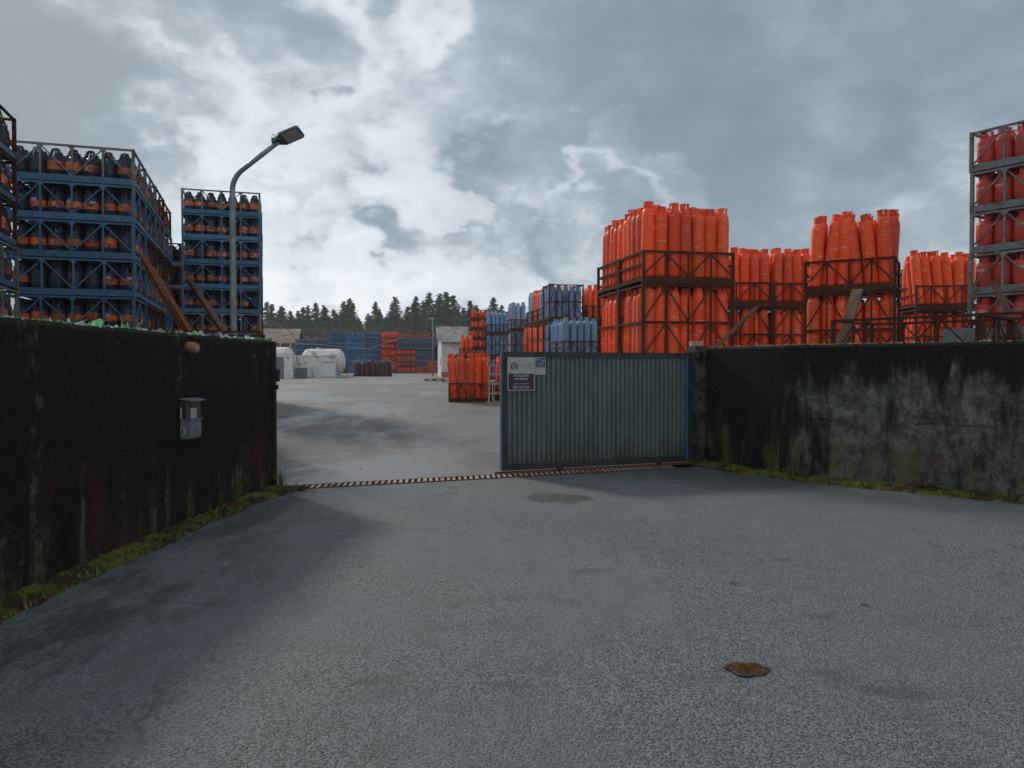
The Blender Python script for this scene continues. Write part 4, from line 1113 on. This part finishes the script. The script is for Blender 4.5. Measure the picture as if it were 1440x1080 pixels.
# white tanks with block walls in front
def tank(x, y, L, rad, zc, label, rz=0):
    t = empty('gas_tank', label, 'tank', (x, y, gz(y)), rz)
    mb = MB()
    prof = []
    for k in range(7): a = k/6*math.pi/2; prof.append((max(.03, rad*math.sin(a)), -L/2 + rad*.55*(1 - math.cos(a))))
    prof += [(rad, -L/4), (rad, 0), (rad, L/4)]
    for k in range(7): a = math.pi/2 - k/6*math.pi/2; prof.append((max(.03, rad*math.sin(a)), L/2 - rad*.55*(1 - math.cos(a))))
    mb.lathe(prof, 28, None, (0, 0, zc), 'x'); mb.build('vessel', 'dirty_white', t)
    b = MB()
    for xx in (-L*.3, L*.3): b.box(xx - .15, xx + .15, -rad*.7, rad*.7, 0, zc - rad*.75)
    b.build('saddle', 'white_wall', t)
    b = MB(); b.tube([(-L*.1, 0, zc + rad - .02), (-L*.1, 0, zc + rad + .1)], .16, 12); b.build('manhole', 'dirty_white', t)
    return t
tank(-14.75, 60.2, 3.4, 1.02, 1.2, 'white horizontal gas tank with domed end behind its block wall', R(2))
tank(-18.25, 57.6, 4.0, 1.05, 1.25, 'white horizontal gas tank nearest the meter box wall', R(3))
bl = empty('tank_screen', 'low white block wall with notice board in front of the tank', 'wall', (-16.65, 58.6, gz(58.6)), R(2))
b = MB(); b.box(0, 3.2, 0, .2, 0, 1.62); b.box(-.04, 3.24, -.04, .24, 1.62, 1.70); b.build('wall_body', 'dirty_white', bl)
b = MB(); b.box(2.05, 3.15, -.03, -.004, .10, 1.42); b.build('notice_board', 'white_wall', bl)
b = MB()
for q in range(5): b.box(2.28 + q*.15, 2.36 + q*.15, -.036, -.031, 1.08 + .06*(q % 2), 1.2 + .06*(q % 2))
b.box(2.16, 2.19, -.036, -.031, 1.0, 1.38); b.box(3.0, 3.03, -.036, -.031, 1.0, 1.38); b.build('printed_symbols', 'purple_cyl', bl)
bb = empty('utility_cabinet', 'small grey cabinet with a white side by the tank block wall', 'cabinet', (-16.25, 57.9, gz(58)), R(2))
b = MB(); b.box(0, 1.05, 0, .5, .04, .80); b.build('carcass', 'white_wall', bb)
b = MB(); b.box(.02, .86, -.03, -.003, .06, .76); b.build('door', 'grey_panel', bb)
b2 = empty('tank_screen', 'white block wall with a grey door at the tank nearest the black wall', 'wall', (-18.2, 55.4, gz(55)), R(3))
b = MB(); b.box(0, 2.35, 0, .2, 0, 1.85); b.build('wall_body', 'dirty_white', b2)
b = MB(); b.box(1.0, 1.75, -.04, -.004, .02, 1.55); b.build('door', 'grey_panel', b2)
b = MB(); b.box(1.9, 2.2, -.03, -.004, .5, 1.2); b.build('pipe_box', 'dirty_white', b2)
rk = empty('pipe_rack', 'pale yellow rail frame standing behind the white tanks', 'rack', (-19.6, 62.5, gz(62)), R(2))
b = MB()
for xx in (0, .8, 1.6): b.box(xx - .05, xx + .05, -.05, .05, 0, 3.0)
b.build('post', 'pale_rail', rk)
b = MB(); b.box(-.05, 1.65, -.03, .03, 2.82, 2.9); b.box(-.05, 1.65, .051, .1, 2.3, 2.38); b.build('rail', 'pale_rail', rk)
b = MB(); b.tube([(-18.1, 62.6, 3.55), (-14, 75, 3.3), (-13.2, 94, 5.2)], .02, 6)
tag(b.build('cable', 'sign_white'), 'thin pale cable strung from the rail frame towards the far stacks', 'cable')

# hut
rh = R(9)
ht = empty('hut', 'white rendered hut with a corrugated grey roof', 'hut', (-5.5, 60.0, gz(60)), rh)
Lh, Wh, He, Hr = 6.2, 4.6, 2.85, 4.0
w = MB()
w.face([(0,0,0),(Lh,0,0),(Lh,0,He),(0,0,He)]); w.face([(Lh,Wh,0),(0,Wh,0),(0,Wh,He),(Lh,Wh,He)])
w.face([(0,Wh,0),(0,0,0),(0,0,He),(0,Wh/2,Hr),(0,Wh,He)]); w.face([(Lh,0,0),(Lh,Wh,0),(Lh,Wh,He),(Lh,Wh/2,Hr),(Lh,0,He)])
w.build('wall_body', 'white_wall', ht)
b = MB(); b.box(-.02, 1.0, -.03, -.003, 0, .42); b.build('brick_plinth', 'terracotta', ht)
rf = MB(); n = 44; ov = .3
for sgn in (0, 1):
    for k in range(n):
        xa, xb = -ov + (Lh + 2*ov)*k/n, -ov + (Lh + 2*ov)*(k+1)/n
        for (ua, ub, za, zb_) in ((xa, (xa+xb)/2, .03, .10), ((xa+xb)/2, xb, .10, .03)):
            y0_, y1_ = (-.35, Wh/2) if sgn == 0 else (Wh + .35, Wh/2)
            e0 = He - .35*(Hr - He)/(Wh/2)
            rf.face([(ua, y0_, e0 + za), (ub, y0_, e0 + zb_), (ub, y1_, Hr + zb_), (ua, y1_, Hr + za)])
            rf.face([(ub, y0_, e0 + zb_ - .03), (ua, y0_, e0 + za - .03), (ua, y1_, Hr + za - .03), (ub, y1_, Hr + zb_ - .03)])
rf.build('corrugated_roof', 'fibre_cement', ht)
b = MB()
for k in range(7):
    a = math.pi*k/6; b.tube([(1.9 - .95*math.cos(a), -.01, 1.55 + .35*math.sin(a)), (1.9 - .95*math.cos(a), -.75, 1.45 + .35*math.sin(a))], .02, 5)
b.tube([(1.9 - .95*math.cos(math.pi*k/8), -.75, 1.45 + .35*math.sin(math.pi*k/8)) for k in range(9)], .035, 5)
for k in range(6):
    a0, a1 = math.pi*k/6, math.pi*(k+1)/6
    b.face([(1.9 - .95*math.cos(a0), -.02, 1.57 + .35*math.sin(a0)), (1.9 - .95*math.cos(a1), -.02, 1.57 + .35*math.sin(a1)), (1.9 - .95*math.cos(a1), -.74, 1.47 + .35*math.sin(a1)), (1.9 - .95*math.cos(a0), -.74, 1.47 + .35*math.sin(a0))])
b.build('porch_hood', 'rust', ht)
b = MB(); b.box(-.03, -.004, 1.0, 1.3, .9, 1.5); b.build('vent_window', 'box_dark', ht)
lp2 = empty('yard_lamp', 'slim distant yard lamp standing behind the white hut', 'lamp', (-7.0, 68.0, gz(68)))
b = MB(); b.tube([(0,0,0),(0,0,5.0)], [.045,.035], 8); b.build('pole', 'pole', lp2)
b = MB(); b.box(-.28, .05, -.12, .12, 5.0, 5.14); b.build('lamp_head', 'dirty_white', lp2)
# barn far behind
bn = empty('barn', 'brown tiled barn roof in the distance behind the white tanks', 'barn', (-43.2, 120.5, gz(122)), R(10))
w = MB(); w.box(0, 9, 0, 9, -1.5, 2.7); w.face([(9.002,0,2.7),(9.002,9,2.7),(9.002,4.5,4.8)]); w.face([(-.002,9,2.7),(-.002,0,2.7),(-.002,4.5,4.8)]); w.build('wall_body', 'barn_wall', bn)
w = MB()
for a, c in ((-.6, 4.5), (9.6, 4.5)):
    zz = 2.7 - .6*2.1/4.5
    w.add([(-.5,a,zz),(9.5,a,zz),(9.5,c,4.82),(-.5,c,4.82),(-.5,a,zz+.15),(9.5,a,zz+.15),(9.5,c,4.97),(-.5,c,4.97)], [(0,3,2,1),(4,5,6,7),(0,1,5,4),(1,2,6,5),(3,0,4,7)])
w.build('tiled_roof', 'barn_roof', bn)

# ---------------------------------------------------------------- trees
def tree_meshes(seed, H):
    r = random.Random(seed); t = MB()
    bend = r.uniform(-.3, .3)
    t.tube([(0,0,-.6),(bend*.2,0,H*.35),(bend*.6,0,H*.7),(bend,0,H*.97)], [.22,.17,.10,.02], 7)
    c = MB(); base = H * r.uniform(.10, .30); RR = H * r.uniform(.20, .30)
    z = base
    while z < H:
        f = (z - base) / (H - base)
        rad = RR * ((1 - f) ** .62) * (.55 + .45*min(1, f*5)) + .12
        for k in range(r.randint(6, 9)):
            if r.random() < .16: continue
            a = r.uniform(0, 6.283); L = rad * r.uniform(.55, 1.18); dx, dy = math.cos(a), math.sin(a)
            t.bar((bend*f, 0, z), (bend*f + dx*L*.8, dy*L*.8, z + L*.12), .03, .03)
            nn = max(3, int(L / .22))
            for q in range(nn):
                g = (q + r.random()) / nn; px, py, pz = bend*f + dx*L*g, dy*L*g, z + L*(.18*g - .22*g*g) + r.uniform(-.12, .12)
                for _ in range(5):
                    s = r.uniform(.22, .46); v1 = Vector((r.gauss(0,1), r.gauss(0,1), r.gauss(-.25,.5))).normalized()*s; v2 = Vector((r.gauss(0,1), r.gauss(0,1), r.gauss(0,.6))).normalized()*s*.55
                    p = Vector((px + r.gauss(0,.11), py + r.gauss(0,.11), pz))
                    c.face([p - v2, p + v1*.5 - v2*.3, p + v1, p + v2])
        z += r.uniform(.26, .42) * (1 + .25*(1 - f))
    return t.mesh('trunk', 'bark'), c.mesh('crown', 'needles')
TM = [tree_meshes(s, h) for s, h in ((1, 13), (2, 11.5), (3, 14), (4, 12), (5, 10.5), (6, 12.5), (8, 13.5))]
r = random.Random(21)
tx = []
x = -84
while x < 34:
    tx.append((x, r.uniform(188, 205), 0)); x += r.uniform(1.2, 2.6)
x = -90
while x < 38:
    tx.append((x, r.uniform(210, 232), 1)); x += r.uniform(1.1, 2.3)
x = -95
while x < 40:
    tx.append((x, r.uniform(238, 250), 1)); x += r.uniform(1.6, 3.0)
cnt = [0, 0]
for (x, y, rowk) in sorted(tx):
    px = x / y
    hfac = lerp_tab([(-.40,.55),(-.335,.62),(-.31,.92),(-.26,.82),(-.22,.98),(-.17,.80),(-.12,.92),(-.085,1.08),(-.04,.86),(0,.96),(.02,.8),(.2,.8)], px) * r.uniform(.82, 1.10)
    hfac *= 1.04 if rowk else 1.0
    k = cnt[rowk]; cnt[rowk] += 1
    tm = TM[r.randrange(len(TM))]
    o = empty('conifer_tree', 'dark conifer %s along the %s skyline row from the barn' % (ORD[k] if k < 30 else 'past thirtieth', ('near', 'far')[rowk]), 'tree', (x, y, gz(y) - .3), r.uniform(0, 6.28), 'conifers on the skyline')
    hs = hfac * r.uniform(.9, 1.1); o.scale = (hs, hs, hfac * .96)
    for nme, me in zip(('trunk', 'crown'), tm):
        c = bpy.data.objects.new(nme, me); col.objects.link(c); c.parent = o
# scrub on the rising ground
sb = MB(); r = random.Random(4)
for k in range(820):
    x = r.uniform(-70, 34); y = r.uniform(118, 168); h = r.uniform(1.0, 2.7); green = mnoise.noise(Vector((x*.09, y*.09, 1))) > .12
    if r.random() < .25: h *= 1.5
    for q in range(int(30 * h)):
        p = Vector((x + r.gauss(0, h*.55), y + r.gauss(0, h*.4), gz(y) + abs(r.gauss(h*.45, h*.35))))
        s = r.uniform(.12, .42); a = Vector((r.gauss(0,.6), r.gauss(0,.6), r.gauss(.3,1))).normalized()*s; b_ = Vector((r.gauss(0,1), r.gauss(0,1), r.gauss(0,1))).normalized()*s*.45
        sb.i = 1 if green and r.random() < .85 else 0
        sb.face([p - b_, p + a, p + b_, p - a*.3])
tag(sb.build('scrub', ['twig', 'scrub_green']), kind='stuff', label='brown and green scrub on the bank below the conifers', cat='scrub')

# ---------------------------------------------------------------- bottles buried in the stacks
MM = {'navy': 'navy', 'pinkred': 'pinkred', 'tall orange': 'orange', 'tall blue': 'blue_cyl', 'tall vivid': 'blue_vivid', 'tall lilac': 'lilac_cyl', 'tall purple': 'purple_cyl', 'far orange': 'far_orange', 'far blue': 'far_blue', 'far slate': 'far_grey'}
for k_, mb in MASS.items():
    tag(mb.build('inner_bottles', MM[k_]), kind='stuff', label='%s bottles packed deep inside the cages' % {'pinkred': 'red', 'far slate': 'distant slate', 'far blue': 'distant blue', 'far orange': 'distant orange'}.get(k_, k_), cat='bottles')

# ================================================================ LIGHT, SKY, CAMERA
SUN = Vector((-.62, .78, 0)).normalized(); EL = R(33)
sv = Vector((SUN.x*math.cos(EL), SUN.y*math.cos(EL), math.sin(EL)))
sl = bpy.data.lights.new('sun', 'SUN'); sl.energy = 2.0; sl.angle = R(7); sl.color = (1, .95, .87)
so = bpy.data.objects.new('sun', sl); col.objects.link(so); so.rotation_euler = (-sv).to_track_quat('-Z', 'Y').to_euler(); so.location = (-20, 30, 40)

wd = bpy.data.worlds.new('World'); sc.world = wd; wd.use_nodes = True
wd.node_tree.nodes.clear(); g = NT(wd.node_tree)
dirv = g.n('ShaderNodeTexCoord').outputs['Generated']
sky = g.n('ShaderNodeTexSky', sky_type='NISHITA'); sky.sun_disc = False; sky.sun_elevation = EL; sky.sun_rotation = math.atan2(SUN.x, SUN.y)
sky.air_density = 1.0; sky.dust_density = 1.5
# cloud plane coordinates: the direction carried up to a flat cloud base
sp = g.n('ShaderNodeSeparateXYZ'); g.l(dirv, sp.inputs[0])
zz = g.math('ADD', g.math('MAXIMUM', sp.outputs[2], 0.0), .16)
cp = g.n('ShaderNodeCombineXYZ'); g.l(g.math('DIVIDE', sp.outputs[0], zz), cp.inputs[0]); g.l(g.math('DIVIDE', sp.outputs[1], zz), cp.inputs[1])
c = cp.outputs[0]
warp = g.noise(dirv, 2.6, 3, .5, 0, 'Color')
dw = g.vmath('ADD', dirv, g.vmath('MULTIPLY', g.vmath('SUBTRACT', warp, (.5, .5, .5)).outputs[0], (.22, .22, .18)).outputs[0]).outputs[0]
dst0 = g.mapping(dirv, (1, 1, 1.5), (2, 5, 1))
dst = g.mapping(dirv, (1, 1, 1.7))
w2 = g.noise(dst0, 8.0, 4, .55, 0, 'Color')
dw = g.vmath('ADD', dw, g.vmath('MULTIPLY', g.vmath('SUBTRACT', w2, (.5, .5, .5)).outputs[0], (.13, .13, .10)).outputs[0]).outputs[0]
n1 = g.noise(c, .95, 9, .57, 0); n2 = g.noise(dst, 6.0, 10, .64, .15); n3 = g.noise(dst, 2.2, 8, .55, .1)
def pxdir(px, py):
    v = Vector(((px - 720) / 1082, 1, (515 - py) / 1082)); return v.normalized()
B = None
#      centre of the cloud patch, angular radius (deg), weight: + bright gap, - thick grey
for (px, py, rad, wgt) in ((360,0,7,.55),(600,320,16,.54),(480,250,10,.12),(700,440,16,.16),(470,395,9,.14),(690,70,12,-.14),(420,110,7,-.10),(520,330,5,-.08),(760,330,6,-.10),(260,190,8,.26),(110,120,10,-.30),(300,240,8,-.34),(20,60,9,-.10),(190,70,11,-.20),(430,200,6,-.10),
                           (880,150,17,-.30),(1080,230,13,-.24),(760,130,10,-.16),(1140,40,12,-.06),(950,245,4,.16),(1330,310,12,.14),(1180,70,6,.08),(640,398,5,-.26),(560,392,4,.12),(1420,170,10,-.12),(600,60,12,-.12),(700,395,4,.14),(850,410,9,.18)):
    d = g.vmath('DOT_PRODUCT', dw, tuple(pxdir(px, py))).outputs['Value']
    s_k = g.mapr(d, math.cos(R(rad * 1.7)), 1.0, 0, wgt)
    B = s_k if B is None else g.math('ADD', B, s_k)
back = g.mapr(sp.outputs[1], -.1, -.8, 0, .42)            # unseen sky behind the camera, brightened as added fill for shaded fronts
tex = g.math('ADD', g.math('ADD', g.math('MULTIPLY', g.math('SUBTRACT', n1, .5), 1.0), g.math('MULTIPLY', g.math('SUBTRACT', n2, .5), 1.05)), g.math('MULTIPLY', g.math('SUBTRACT', n3, .5), 1.0))
b = g.math('ADD', g.math('ADD', B, back), tex)
b = g.math('ADD', b, .415)
lump = g.mapr(g.math('ADD', b, g.math('MULTIPLY', g.math('SUBTRACT', n2, .5), 1.2)), .26, .70, -.06, .06)   # edges of the denser lumps
b = g.math('ADD', b, lump)
b = g.math('ADD', .5, g.math('MULTIPLY', g.math('TANH', g.math('MULTIPLY', g.math('SUBTRACT', b, .5), 1.7)), .5))
rp_ = g.n('ShaderNodeValToRGB'); g.l(b, rp_.inputs[0])
cr = rp_.color_ramp; cr.interpolation = 'B_SPLINE'
stops = [(0.0, (.18, .235, .28)), (.22, (.262, .33, .385)), (.42, (.37, .44, .50)), (.62, (.56, .615, .67)), (.85, (.74, .81, .875)), (1.0, (.96, .98, 1.0))]
cr.elements[0].position, cr.elements[0].color = stops[0][0], (*stops[0][1], 1)
cr.elements[1].position, cr.elements[1].color = stops[-1][0], (*stops[-1][1], 1)
for p_, c_ in stops[1:-1]:
    e = cr.elements.new(p_); e.color = (*c_, 1)
SKYS = .1
cl = g.vmath('SCALE', rp_.outputs[0]); cl.inputs['Scale'].default_value = 1 / SKYS
below = g.mapr(sp.outputs[2], -.02, .0, 0, 1)
mixed = g.mix(.93, sky.outputs[0], cl.outputs[0])
bg = g.n('ShaderNodeBackground'); g.l(mixed, bg.inputs[0]); bg.inputs[1].default_value = SKYS
wo = g.n('ShaderNodeOutputWorld'); g.l(bg.outputs[0], wo.inputs[0])

hz_ = MB().box(-150, 150, -30, 262, -1.2, 34)
hm, hnt = newmat('haze_air'); hnt.nodes.clear()
hg = NT(hnt); pv = hg.n('ShaderNodeVolumePrincipled'); pv.inputs['Density'].default_value = .00042; pv.inputs['Color'].default_value = (.86, .91, .97, 1); pv.inputs['Anisotropy'].default_value = .2
hg.l(pv.outputs[0], hg.n('ShaderNodeOutputMaterial').inputs['Volume'])
tag(hz_.build('haze', hm), kind='stuff')

cam = bpy.data.cameras.new('camera'); cam.sensor_width = 36; cam.lens = 27.05; cam.clip_end = 3000; cam.clip_start = .05
co = bpy.data.objects.new('camera', cam); col.objects.link(co); co.location = (0, 0, 1.6); co.rotation_euler = (R(90 - 1.32), 0, 0)
sc.camera = co
sc.view_settings.view_transform = 'Standard'; sc.view_settings.look = 'None'; sc.view_settings.exposure = .1; sc.view_settings.gamma = 1
